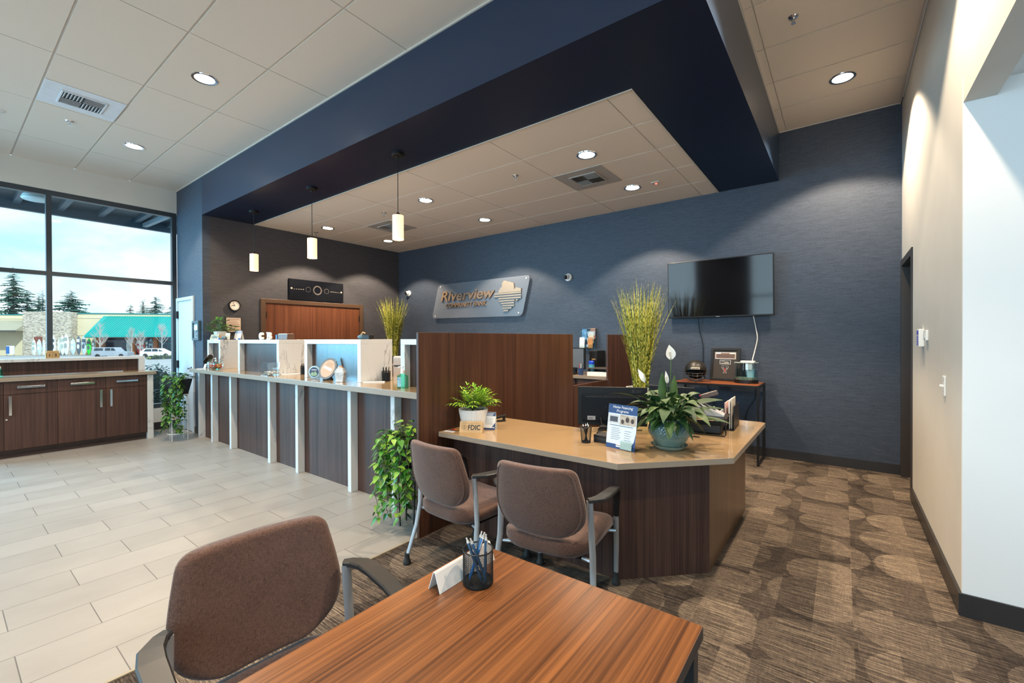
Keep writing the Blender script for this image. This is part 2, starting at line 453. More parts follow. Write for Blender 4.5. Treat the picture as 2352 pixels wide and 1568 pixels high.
# ================================================================== camera / view / world
XW, XJ, YJ, YN, XE, YR = -8.849, -7.722, 2.4726, 6.147, .5, 3.228
ZI, ZU = 3.336, 3.917
SX0, SX1, SY1 = -1.2843, -.6087, 3.2136      # lowered soffit ring: inner x, outer x, inner y
YS, XA = -2.8, 3.6
cam = bpy.data.cameras.new('camera'); cam.sensor_width = 36; cam.lens = 1005.6431 / 2352 * 36; cam.clip_start = .02; cam.clip_end = 600
camo = bpy.data.objects.new('camera', cam); COL.objects.link(camo); S.camera = camo
yaw, pit, rol = .6462, -.0060, -.0033
f0 = Vector((-math.sin(yaw), math.cos(yaw), 0)); r0 = Vector((math.cos(yaw), math.sin(yaw), 0)); u0 = Vector((0, 0, 1))
f1 = f0 * math.cos(pit) + u0 * math.sin(pit); u1 = u0 * math.cos(pit) - f0 * math.sin(pit)
r2 = r0 * math.cos(rol) + u1 * math.sin(rol); u2 = u1 * math.cos(rol) - r0 * math.sin(rol)
camo.matrix_world = Matrix(((r2.x, u2.x, -f1.x, 0), (r2.y, u2.y, -f1.y, 0), (r2.z, u2.z, -f1.z, 1.4474), (0, 0, 0, 1)))
S.view_settings.view_transform = 'Standard'; S.view_settings.look = 'None'; S.view_settings.exposure = .40; S.view_settings.gamma = 1.0
cy = S.cycles
cy.max_bounces = 7; cy.diffuse_bounces = 4; cy.glossy_bounces = 3; cy.transmission_bounces = 4; cy.transparent_max_bounces = 12
cy.caustics_reflective = False; cy.caustics_refractive = False; cy.sample_clamp_indirect = 6
cy.use_denoising = True

w = bpy.data.worlds.new('sky'); S.world = w; w.use_nodes = True
t = NT(w.node_tree); bg = w.node_tree.nodes['Background']
tc = t.n('ShaderNodeTexCoord'); mp = t.n('ShaderNodeMapping', {0: tc.outputs['Generated'], 'Scale': (2.2, 2.2, 6.5), 'Location': (.4, .1, .35)})
cl = t.noise(mp.outputs[0], 1.5, 6, .55, .5)
sp = t.n('ShaderNodeSeparateXYZ', {0: tc.outputs['Generated']})
blue = t.ramp(sp.outputs[2], [(0.0, (.70, .92, 1.0)), (.35, (.38, .72, .98)), (1, (.14, .42, .85))])
skyc = t.mix(t.ramp(cl, [(.34, (0, 0, 0)), (.54, (1, 1, 1))]), blue, (1.0, 1.0, 1.0))
t.set(bg.inputs[0], skyc); bg.inputs[1].default_value = 1.1

# ================================================================== setting: floors, walls, ceilings
def sbox(name, mat, *b, bevel=0): return struct(MB().box(*b).build(name, mat, bevel=bevel))
struct(MB().poly([(XW, YS, 0), (-2.475, YS, 0), (-2.475, 2.56, 0), (XW, 2.56, 0)]).build('floor', M['tile']))
mb = MB(); mb.poly([(-2.475, YS, 0), (XA, YS, 0), (XA, YN + .1, 0), (-2.475, YN + .1, 0)]); mb.poly([(XJ, 2.56, 0), (-2.475, 2.56, 0), (-2.475, YN + .1, 0), (XJ, YN + .1, 0)])
struct(mb.build('floor', M['carpet']))
sbox('trim_1', P('brass carpet edging', (.36, .30, .21), .4, .2), -2.483, -2.469, YS, 2.11, 0, .006)

def tiled(mb, x0, x1, y0, y1, z, gx, gy, dx=1.2192, dy=.6096):
    """lay-in panels between the tee bars; bars wide along x, thin along y"""
    mb.m = 1; mb.box(x0, x1, y0, y1, z + .007, z + .03); mb.m = 0
    i = math.floor((x0 - gx) / dx)
    while gx + i * dx < x1:
        a, b = max(x0, gx + i * dx + .004), min(x1, gx + (i + 1) * dx - .004)
        j = math.floor((y0 - gy) / dy)
        while gy + j * dy < y1:
            c, d = max(y0, gy + j * dy + .009), min(y1, gy + (j + 1) * dy - .009)
            if b - a > .01 and d - c > .01: mb.box(a, b, c, d, z, z + .012)
            j += 1
        i += 1
mb = MB(); tiled(mb, XW, .488, YS, YJ, ZU, -5.4124, .6524); tiled(mb, SX1, .488, YJ, YN, ZU, -5.4124, .6524)
struct(mb.build('ceiling', [M['ceil_tile'], M['ceil_grid']]))
mb = MB(); tiled(mb, XJ, SX0, SY1, YN, ZI, -1.4841 - 1.2192 * 6, 3.7663)
struct(mb.build('ceiling', [M['ceil_tile'], M['ceil_grid']]))
sbox('ceiling', M['white_wall'], .62, XA, YS, YR, 2.742, 2.80)
sbox('ceiling_roof', M['white_wall'], XW - .15, XA + .1, YS - .1, YN + .15, ZU + .05, ZU + .15)

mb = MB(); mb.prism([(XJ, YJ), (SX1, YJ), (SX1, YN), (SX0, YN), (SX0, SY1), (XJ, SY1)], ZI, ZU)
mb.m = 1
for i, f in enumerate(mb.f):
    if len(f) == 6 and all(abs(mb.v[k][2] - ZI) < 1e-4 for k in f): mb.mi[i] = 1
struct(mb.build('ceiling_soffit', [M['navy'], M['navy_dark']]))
mb = MB(); mb.box(XJ, SX0 + .012, SY1 - .012, SY1 + .006, ZI - .006, ZI); mb.box(SX0 - .006, SX0 + .012, SY1, YN, ZI - .006, ZI)
struct(mb.build('trim_2', M['ceil_grid']))
mb = MB(); mb.box(XW, SX1, YJ - .012, YJ, ZU - .014, ZU); mb.box(SX1, SX1 + .012, YJ, YN, ZU - .014, ZU); mb.box(.476, .488, YS, YN, ZU - .02, ZU); mb.box(SX1, .488, YN - .012, YN, ZU - .014, ZU)
struct(mb.build('trim_3', M['ceil_grid']))

sbox('wall_north', M['wp_blue'], XJ - .1, .75, YN, YN + .1, 0, ZU + .05)
sbox('wall_west', M['wp_brown'], XJ - .1, XJ, YJ + .1, YN, 0, ZI + .02)
sbox('wall_alcove', M['wp_blue'], XW, XJ, YJ, YJ + .1, 0, ZU)
# east wall with the dark door opening, the header over the passage and the return wall
mb = MB(); mb.box(XE, .62, YR + .02, 5.30, 0, ZU); mb.box(XE, .62, 5.30, YN, 2.19, ZU); mb.box(XE, .62, 6.09, YN, 0, 2.19)
struct(mb.build('wall_east', M['cream_wall']))
mb = MB(); mb.box(XE, .62, YS, YR, 2.663, ZU); mb.box(XE, .62, YR, YR + .02, 2.80, ZU)
struct(mb.build('wall_header', M['cream_wall']))
sbox('wall_right', M['white_wall'], XE, XA, YR, YR + .02, 0, 2.80)
sbox('wall_far_right', M['white_wall'], XA, XA + .1, YS, YR + .12, 0, ZU)
mb = MB(); mb.box(.489, .51, 5.24, 5.305, 0, 2.25); mb.box(.489, .51, 6.075, 6.14, 0, 2.25); mb.box(.489, .51, 5.305, 6.075, 2.185, 2.25)
mb.box(.51, .625, 5.295, 5.305, 0, 2.19); mb.box(.51, .625, 6.075, 6.089, 0, 2.19); mb.box(.51, .625, 5.305, 6.075, 2.178, 2.19); mb.box(.56, .60, 6.055, 6.0745, 0, 2.177)
d3 = struct(mb.build('door_3', M['door_brown'])); MB().box(.60, .63, 5.305, 6.07, .005, 2.175).build('door_leaf', M['door_brown'], d3)
# west window wall
mb = MB(); mb.box(XW - .12, XW, YS, YJ + .1, 0, .345); mb.box(XW - .12, XW, YS, YJ + .1, 3.55, ZU); mb.box(XW - .12, XW, YS, -2.0, .345, 3.55)
struct(mb.build('wall_window', M['cream_wall']))
mb = MB(); ys = [-1.94, -.47, 1.0, 2.44]
for y in ys: mb.box(-8.955, -8.865, y - .028, y + .028 + (.0046 if y > 2 else 0), .345, 3.55)
for i in range(3):
    for z0, z1 in ((.345, .415), (3.48, 3.55), (2.36, 2.415)): mb.box(-8.953, -8.867, ys[i] + .028, ys[i + 1] - .028, z0, z1)
win = struct(mb.build('window_1', M['mullion']))
for i in range(3):
    for z0, z1 in ((.415, 2.36), (2.415, 3.48)):
        MB().box(-8.914, -8.908, ys[i] + .028, ys[i + 1] - .028, z0, z1).build('pane', M['pane'], win)
# south wall behind the camera: two glazed bays either side of a dark pier
mb = MB()
for b in ((XW, -7.9, 0, ZU), (-3.75, -2.25, 0, ZU), (3.3, XA, 0, ZU), (-7.9, -3.75, 0, .3), (-2.25, 3.3, 0, .3), (-7.9, -3.75, 3.3, ZU), (-2.25, 3.3, 3.3, ZU)): mb.box(b[0], b[1], YS - .1, YS, b[2], b[3])
struct(mb.build('wall_south', M['wp_brown']))
for i, (a, b, n) in enumerate(((-7.9, -3.75, 3), (-2.25, 3.3, 4))):
    mb = MB(); st = (b - a) / n
    for k in range(n + 1): mb.box(a + k * st - .03, a + k * st + .03, YS - .08, YS - .01, .3, 3.3)
    for z in (.3, 1.75, 3.24):
        for k in range(n): mb.box(a + k * st + .03, a + (k + 1) * st - .03, YS - .079, YS - .011, z, z + .06)
    wn = struct(mb.build('window_%d' % (i + 2), M['mullion']))
    MB().box(a, b, YS - .05, YS - .045, .36, 3.24).build('pane', M['pane'], wn)
# baseboards
sbox('baseboard_north', M['base_dark'], -2.3, .488, YN - .012, YN, 0, .105)
sbox('baseboard_east', M['base_dark'], .486, XE, 3.216, 5.24, 0, .115)
sbox('baseboard_right', M['base_dark'], XE, XA, 3.216, YR, 0, .115)
sbox('baseboard_alcove', M['base_dark'], -8.06, XJ, YJ - .012, YJ, 0, .10)
sbox('baseboard_window', M['base_dark'], XW, XW + .012, YS, YJ, 0, .12)
# red brown double door behind the counter
mb = MB(); mb.box(XJ, XJ + .03, 3.296, 3.37, 0, 2.135); mb.box(XJ, XJ + .03, 5.157, 5.231, 0, 2.135); mb.box(XJ, XJ + .03, 3.37, 5.157, 2.065, 2.135)
d1 = struct(mb.build('door_1', M['frame_brown'], bevel=.004))
for a, b in ((3.374, 4.2615), (4.2645, 5.153)): MB().box(XJ, XJ + .012, a, b, .01, 2.06).build('door_leaf', M['cherry'], d1)
for y in (3.372, 5.155):
    for z in (.25, 1.05, 1.86): MB().box(XJ + .012, XJ + .026, y - .012, y + .012, z - .055, z + .055).build('hinge', M['blackmetal'], d1)
# pale door in the alcove wall
mb = MB(); mb.box(-8.835, -8.775, YJ - .025, YJ, 0, 2.135); mb.box(-8.12, -8.06, YJ - .025, YJ, 0, 2.135); mb.box(-8.775, -8.12, YJ - .025, YJ, 2.08, 2.135)
d2 = struct(mb.build('door_2', M['door_white'], bevel=.003))
MB().box(-8.765, -8.125, YJ - .010, YJ, .01, 2.075).build('door_leaf', M['door_white'], d2)
for z in (.25, 1.05, 1.86): MB().box(-8.795, -8.755, YJ - .04, YJ - .01, z - .06, z + .06).build('hinge', M['blackmetal'], d2)
mb = MB(); mb.tube([(-8.17, YJ - .01, 1.0), (-8.17, YJ - .06, 1.0), (-8.05, YJ - .06, 1.0)], .011, 8); mb.cyl((-8.17, YJ - .012, 1.0), .028, -.004, .004, 14, Matrix.Rotation(PI / 2, 3, 'X'))
mb.build('door_handle', M['blackmetal'], d2)

# ================================================================== ceiling fittings
WARM = (1.0, .80, .58)
def downlight(x, y, z, label, grp, e=55, first=[None]):
    if first[0] is None:
        r = thing('downlight', label, 'ceiling light', (x, y, z), 0, grp)
        MB().lathe([(.082, -.004), (.104, -.006), (.106, 0)], n=28).build('trim_ring', M['chrome'], r)
        MB().cyl((0, 0, 0), .083, -.004, -.001, 28).build('lens', M['lens'], r)
        first[0] = r
    else: r = dup(first[0], (x, y, z), 0, label, grp)
    lamp('downlight_lamp', 'SPOT', (x, y, z - .03), e, WARM, None, spot_size=math.radians(110), spot_blend=.22, shadow_soft_size=.05)
    return r
UG, LG = 'downlights in the high ceiling', 'downlights in the lowered ceiling'
downlight(-4.819, 1.573, ZU, 'round lit downlight in the high ceiling, between the air vent and blue soffit, nearer one', UG, 190)
downlight(-7.214, 1.573, ZU, 'round lit downlight in the high ceiling close to the window wall', UG, 190)
downlight(.0, 5.23, ZU, 'round lit downlight in the narrow ceiling strip beside the pale right wall', UG, 250)
for (x, y), l in zip([(-2.10, 4.07), (-2.10, 5.303), (-4.53, 4.067), (-4.53, 5.303), (-6.97, 4.063), (-6.97, 5.296)],
    ['round lit downlight in the lowered ceiling beside the square grey vent, front row', 'round lit downlight in the lowered ceiling next to the small red indicator',
     'round lit downlight in the middle of the lowered ceiling, front row', 'round lit downlight in the middle of the lowered ceiling, back row above the bank sign',
     'round lit downlight in the lowered ceiling above the double door, front row', 'round lit downlight in the lowered ceiling in the far corner, back row']):
    downlight(x, y, ZI, l, LG, 185)
for x, y, e in ((.0, 2.78, 270), (.0, .35, 130), (-2.4, 1.57, 190), (-2.4, -.86, 150), (-4.82, -.86, 120), (-7.2, -.86, 80)):
    lamp('downlight_lamp', 'SPOT', (x, y, ZU - .03), e, WARM, None, spot_size=math.radians(110), spot_blend=.22, shadow_soft_size=.05)
r = thing('dome_speaker', 'round pale disc in the high ceiling at the left edge', 'ceiling disc', (-7.228, .40, ZU))
MB().lathe([(.0, -.012), (.085, -.01), (.10, 0)], n=24).build('cover', M['white'], r)
def vent(x, y, z, label, mat, first=None):
    r = thing('air_vent', label, 'air vent', (x, y, z))
    MB().box(-.298, .298, -.298, .298, -.006, .0).build('plate', mat, r, bevel=.003)
    mb = MB()
    for a, b in ((-.17, .17),):
        mb.box(a, b, -.17, -.155, -.016, -.006); mb.box(a, b, .155, .17, -.016, -.006); mb.box(-.17, -.155, -.155, .155, -.016, -.006); mb.box(.155, .17, -.155, .155, -.016, -.006)
    mb.build('grille_frame', mat, r, bevel=.002)
    MB().box(-.155, .155, -.155, .155, -.009, -.0065).build('duct_opening', M['blackpr'], r)
    mb = MB()
    for q, (cx, cy_) in enumerate(((-.078, -.078), (.078, -.078), (-.078, .078), (.078, .078))):
        for k in range(6):
            o = -.062 + k * .025
            if q in (0, 3): mb.cbox((cx + o, cy_, -.012), (.017, .145, .003), M3=Matrix.Rotation(.7, 3, 'Y'))
            else: mb.cbox((cx, cy_ + o, -.012), (.145, .017, .003), M3=Matrix.Rotation(.7, 3, 'X'))
    mb.build('louvers', mat, r)
    return r
GV = P('grey vent metal', (.36, .33, .30), .5)
vent(-6.29, .957, ZU, 'square white air vent in the high ceiling near the window', P('white vent metal', (.66, .68, .72), .5))
vent(-2.395, 4.68, ZI, 'square grey air vent in the lowered ceiling, the one nearer the television', GV)
vent(-6.055, 4.68, ZI, 'square grey air vent in the lowered ceiling behind a glowing pendant', GV)
def sprinkler(x, y, z, label, first=[None]):
    if first[0]: return dup(first[0], (x, y, z), 0, label, 'fire sprinklers')
    r = first[0] = thing('fire_sprinkler', label, 'sprinkler', (x, y, z), 0, 'fire sprinklers')
    MB().lathe([(.012, -.012), (.030, -.008), (.036, 0)], n=18).build('escutcheon', M['chrome'], r)
    mb = MB(); mb.cyl((0, 0, 0), .008, -.035, -.008, 8)
    for s in (-1, 1): mb.tube([(s * .006, 0, -.02), (s * .013, 0, -.032), (s * .004, 0, -.046)], .002, 6)
    mb.build('nozzle', M['chrome'], r); MB().cyl((0, 0, 0), .017, -.050, -.046, 12).build('deflector', M['chrome'], r)
for a in ((-6.954, .954, ZU, 'small chrome sprinkler in the high ceiling beside the white vent'), (-.303, 4.012, ZU, 'chrome sprinkler in the ceiling strip beside the pale right wall'),
          (-3.02, 4.08, ZI, 'sprinkler in the lowered ceiling nearest the sign side of the near grey vent'), (-5.457, 4.077, ZI, 'sprinkler in the lowered ceiling in front of the far grey vent'),
          (-7.396, 4.089, ZI, 'sprinkler in the lowered ceiling above the double door')): sprinkler(*a)
r = thing('motion_detector', 'tiny ceiling detector with a red indicator beside a downlight', 'detector', (-1.803, 5.302, ZI))
MB().box(-.05, .05, -.05, .05, -.012, 0).build('housing', M['ceil_grid'], r, bevel=.006); MB().sphere((0, 0, -.013), .012, 10).build('indicator', M['redled'], r)
PL = ['glowing cylinder pendant nearest the camera, in front of the far grey vent', 'glowing cylinder pendant in the middle of the row of three', 'glowing cylinder pendant nearest the window end of the counter']
p0 = None
for x, l in zip((-3.61, -5.278, -6.91), PL):
    if p0 is None:
        p0 = thing('pendant_lamp', l, 'pendant light', (x, 2.867, ZI), 0, 'pendants over the teller counter')
        MB().lathe([(.062, 0), (.062, -.022), (.054, -.030), (.010, -.034), (.008, -.055)], n=24).build('canopy', M['blackmetal'], p0)
        MB().tube([(0, 0, -.03), (0, 0, -.66)], .0035, 8).build('cord', M['blackpl'], p0)
        MB().lathe([(.008, -.60), (.022, -.615), (.022, -.66), (.008, -.665)], n=14).build('lamp_holder', M['blackmetal'], p0)
        MB().lathe([(.050, -.63), (.056, -.632), (.056, -.875), (.052, -.875), (.052, -.64)], n=28).build('lamp_shade', M['shade'], p0)
        for a in range(3):
            c = Vector((math.cos(a * 2.1), math.sin(a * 2.1), 0)); MB().tube([c * .05 + Vector((0, 0, -.69)), c * .064 + Vector((0, 0, -.69))], .004, 6).build('clip_pin', M['chrome'], p0)
    else: dup(p0, (x, 2.867, ZI), 0, l)
    lamp('pendant_bulb', 'POINT', (x, 2.867, ZI - .93), 7, (1, .66, .36), None, shadow_soft_size=.05)

# daylight through the glazing, plus an added fill lamp outside the west window
lamp('south_daylight', 'AREA', (-5.8, YS - .35, 1.9), 150, (.76, .89, 1.0), None, (PI / 2, 0, 0), shape='RECTANGLE', size=4.2, size_y=2.9)
lamp('south_daylight', 'AREA', (.5, YS - .35, 1.9), 175, (.76, .89, 1.0), None, (PI / 2, 0, 0), shape='RECTANGLE', size=5.4, size_y=2.9)
l = lamp('window_portal', 'AREA', (-9.0, .24, 1.95), 1, (1, 1, 1), None, (0, -PI / 2, 0), shape='RECTANGLE', size=3.2, size_y=4.4); l.data.cycles.is_portal = True
lamp('west_fill', 'AREA', (-9.75, -1.15, 2.2), 190, (.32, .74, 1.0), None, Vector((-.70, -.95, .35)).to_track_quat('Z', 'Y').to_euler(), shape='RECTANGLE', size=1.9, size_y=2.9, spread=math.radians(95))  # added cyan lamp, out of view, to brighten the alcove wall
lamp('sun', 'SUN', (30, 10, 40), 3.2, (1, .95, .86), None, Vector((.80, -.05, .60)).to_track_quat('Z', 'Y').to_euler(), angle=.01)
# ================================================================== teller counter
r = thing('teller_counter', 'long dark wood teller counter front with white veined posts', 'counter', (-5.1, 2.456, 0))
MB().box(-2.6, 2.625, 0, .05, 0, .978).build('front_panel', M['espresso'], r)
MB().box(-2.6, 2.625, .05, .70, .0, .06).build('plinth', M['espresso_y'], r)
MB().box(-2.6, 2.625, .60, .65, .06, .96).build('rear_panel', M['espresso'], r)
for a, b in ((-7.646, -7.587), (-7.153, -7.097), (-6.511, -6.455), (-5.409, -5.351), (-4.756, -4.702), (-3.761, -3.707), (-3.112, -3.057)):
    MB().box(a + 5.1, b + 5.1, -.076, 0, 0, .978).build('post', M['marble'], r, bevel=.003)
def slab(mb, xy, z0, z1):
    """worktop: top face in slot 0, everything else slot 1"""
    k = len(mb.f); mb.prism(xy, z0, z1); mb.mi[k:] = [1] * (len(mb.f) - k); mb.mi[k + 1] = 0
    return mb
o = slab(MB(), [(-7.64, 2.272), (-2.473, 2.272), (-2.473, 3.10), (-7.70, 3.10), (-7.70, 2.44)], .978, 1.03).build('counter_worktop', [M['tan_top'], M['cool_lit_edge']], bevel=.003)
tag(o, 'long tan stone worktop lying along the teller counter', 'worktop')
BL = ['white veined raised box on the counter nearest the window, carrying plant and plaque', 'white veined raised box carrying the letters C and B',
      'white veined raised box with three glass awards standing in front', 'white veined raised box partly hidden behind the tall wooden divider']
for (a, b), l in zip(((-7.574, -7.089), (-6.487, -5.337), (-4.742, -3.692), (-3.097, -2.476)), BL):
    r = thing('counter_divider', l, 'counter divider', ((a + b) / 2, 2.48, 1.03), 0, 'raised boxes along the teller counter')
    h = (b - a) / 2; H = .4175
    MB().box(-h, h, 0, .372, H - .048, H).build('top_slab', M['marble'], r, bevel=.002)
    for s in (-1, 1): MB().box(min(s * h, s * (h - .055)), max(s * h, s * (h - .055)), 0, .372, 0, H - .048).build('side_slab', M['marble'], r, bevel=.002)
    MB().box(-h + .055, h - .055, .06, .08, 0, H - .048).build('wood_panel', M['espresso_gloss'], r)

# tall wooden dividers and the low gate
o = MB().box(-.012, .012, 0, 2.277, 0, 1.497).build('privacy_partition', M['redwood'], None, (-2.460, 2.121, 0), bevel=.002)
tag(o, 'tall red brown wooden divider between teller counter and reception desk', 'partition')
o = MB().box(-.012, .012, 0, .80, 0, 1.50).build('privacy_partition', M['redwood'], None, (-2.460, 5.33, 0), bevel=.002)
tag(o, 'second tall wooden divider against the sign wall behind tall grass', 'partition')
r = thing('swing_gate', 'low red brown swing gate between the two wooden dividers', 'gate', (-2.46, 4.42, 0))
MB().box(-.014, .014, 0, .90, .12, .91).build('gate_panel', M['redwood'], r, bevel=.003)
MB().box(-.018, .018, .90, .912, .80, .92).build('latch', M['chrome'], r)
# credenza along the sign wall
r = thing('credenza', 'wood back counter with pale top along the sign wall', 'cabinet', (-3.5, 5.5, 0))
MB().box(-1.1, 1.02, .04, .636, .0, .885).build('cabinet_body', M['espresso'], r)
slab(MB(), [(-1.15, 0), (1.025, 0), (1.025, .64), (-1.15, .64)], .885, .93).build('top', [M['tan_top'], M['cool_lit_edge']], r, bevel=.002)
for x in (-1.05, -.54, -.02, .50): MB().box(x, x + .48, .025, .04, .06, .87).build('door', M['espresso'], r)
# corner cabinet behind the counter that carries the far grass plant
r = thing('corner_cabinet', 'low cabinet in the far corner under the dark potted grass', 'cabinet', (-7.1, 5.55, 0))
MB().box(-.5, .35, -.25, .45, 0, .95).build('cabinet_body', M['espresso'], r)
slab(MB(), [(-.52, -.27), (.37, -.27), (.37, .47), (-.52, .47)], .95, .985).build('top', [M['tan_top'], M['cool_lit_edge']], r, bevel=.002)

# ================================================================== reception desk
r = thing('reception_desk', 'angled reception desk with glossy tan top and dark wood base', 'desk', (-1.5, 2.8, 0))
ox, oy = -1.5, 2.8
def L(pts): return [(x - ox, y - oy) for x, y in pts]
slab(MB(), L([(-2.446, 2.312), (-1.005, 2.312), (-.507, 2.832), (-.507, 4.15), (-.54, 4.175), (-1.32, 4.175), (-1.32, 3.46), (-1.66, 3.075), (-2.446, 3.075)]), .709, .745).build('desktop', [M['tan_top'], M['cool_lit_edge']], r, bevel=.002)
MB().prism(L([(-2.446, 2.476), (-1.068, 2.476), (-1.068, 2.50), (-2.446, 2.50)]), 0, .709).build('front_panel', M['espresso'], r)
MB().prism(L([(-1.068, 2.476), (-.652, 2.883), (-.669, 2.90), (-1.078, 2.50)]), 0, .709).build('corner_panel', M['espresso'], r)
MB().prism(L([(-.652, 2.883), (-.652, 4.128), (-.676, 4.128), (-.676, 2.892)]), 0, .709).build('side_panel', wood('warm side laminate', (.07, .035, .018), (.19, .105, .052), 'z', .28), r)
MB().prism(L([(-1.30, 4.104), (-.676, 4.104), (-.676, 4.128), (-1.30, 4.128)]), 0, .709).build('end_panel', M['espresso'], r)
MB().prism(L([(-1.31, 3.6), (-.70, 3.6), (-.70, 4.08), (-1.31, 4.08)]), .03, .709).build('drawer_pedestal', M['espresso'], r)

# ================================================================== window-side cabinets
xf = -8.13
def cab(y0, y1, label, side, lock=False):
    r = thing('base_cabinet', label, 'cabinet', (xf, (y0 + y1) / 2, 0), 0, 'base cabinets under the window')
    h = (y1 - y0) / 2
    MB().box(-.60, -.02, -h, h, .10, .945).build('carcass', M['espresso'], r)
    MB().box(-.60, -.07, -h, h, 0, .10).build('toe_kick', M['espresso_y'], r)
    d = MB().box(-.02, 0, -h + .002, h - .002, .786, .94).build('drawer', M['espresso'], r)
    c = .0
    mb = MB(); mb.box(.022, .030, c - .118, c + .118, .858, .884)
    for s in (-1, 1): mb.box(0, .024, c + s * .10 - .008, c + s * .10 + .008, .862, .880)
    mb.build('handle', M['chrome'], d, bevel=.002)
    d = MB().box(-.02, 0, -h + .002, h - .002, .105, .781).build('door', M['espresso'], r)
    c = side * (h - .052)
    mb = MB(); mb.box(.022, .030, c - .013, c + .013, .53, .765)
    for s in (.555, .74): mb.box(0, .024, c - .009, c + .009, s - .008, s + .008)
    mb.build('handle', M['chrome'], d, bevel=.002)
    if lock: MB().cyl((0, c - .03, .48), .010, 0, .006, 14, Matrix.Rotation(PI / 2, 3, 'Y')).build('lock', M['chrome'], d)
cab(.052, .522, 'dark wood base cabinet cut by the left picture edge', 1)
cab(.522, .981, 'dark wood base cabinet with a round lock under the date blocks', -1, True)
cab(.981, 1.448, 'dark wood base cabinet second from the white end panel', 1)
cab(1.448, 1.898, 'dark wood base cabinet beside the white end panel', -1)
o = MB().box(-.31, .31, -.035, .035, 0, .945).build('end_panel', M['marble'], None, (-8.435, 1.935, 0), bevel=.003)
tag(o, 'white veined end panel standing on the floor beside the trailing plant stand', 'panel')
o = slab(MB(), [(-8.75, .04), (-8.095, .04), (-8.095, 2.0), (-8.75, 2.0)], .945, .99).build('window_worktop', [M['tan_top'], M['cool_lit_edge']], bevel=.003)
tag(o, 'tan stone worktop on the base cabinets below the window', 'worktop')
r = thing('window_ledge', 'raised white veined ledge with dark wood back on the window worktop', 'ledge', (-8.62, 1.0, .99))
MB().box(-.12, .12, -.96, .96, .176, .216).build('top_slab', M['marble'], r, bevel=.002)
MB().box(-.12, .12, .89, .96, 0, .176).build('end_slab', M['marble'], r, bevel=.002)
MB().box(.04, .06, -.96, .89, 0, .176).build('wood_panel', M['espresso'], r)
MB().box(.125, .150, -.96, .70, 0, .012).build('metal_strip', M['chrome'], r)

# ================================================================== guest chairs
def outline_grid(prof, yfun, thick, nu=14):
    """pillow-shaped panel: rows (z, half width); returns an MB shell. yfun(x,z)->y of mid surface, thick(s,t)->half thickness"""
    mb = MB(); n = len(prof)
    for side in (1, -1):
        def fn(u, v):
            k = min(int(round(v * (n - 1))), n - 1); z, hw = prof[k]; s = (u * 2 - 1); s = math.sin(s * PI / 2) * .55 + s * .45
            x = s * hw; return (x, yfun(x, z) + side * thick(s, k / (n - 1)), z)
        mb.grid(fn, nu, n - 1)
    # close the rim
    W = nu + 1; N = W * n; vs = mb.v
    ring = list(range(W)) + [W * k + nu for k in range(1, n)] + [W * (n - 1) + i for i in range(nu - 1, -1, -1)] + [W * k for k in range(n - 2, 0, -1)]
    for i in range(len(ring)):
        a, b = ring[i], ring[(i + 1) % len(ring)]
        mb.f.append((a, b, b + N, a + N)); mb.mi.append(0); mb.sm.append(True)
    return mb, ring
def back_prof():
    pts = []
    zb, zt = .458, .822
    for i in range(25):
        z = zb + (zt - zb) * (.5 - .5 * math.cos(PI * i / 24))
        if z < .62: hw = .190 + .058 * math.sin((z - zb) / (.62 - zb) * PI / 2)
        else: hw = .248 - .036 * ((z - .62) / (zt - .62)) ** 1.3
        rb, rt = .095, .034
        if z < zb + rb: hw = hw - rb * .95 + math.sqrt(max(0, rb * rb - (zb + rb - z) ** 2)) * .95
        if z > zt - rt: hw = hw - rt + math.sqrt(max(0, rt * rt - (z - zt + rt) ** 2))
        pts.append((z, hw))
    return pts
def by(x, z): return -.018 - (z - .43) * .17 - .05 * (1 - min(1, abs(x) / .25) ** 2) + .03 * ((z - .62) / .2) ** 2 * (1 if z < .62 else 0)
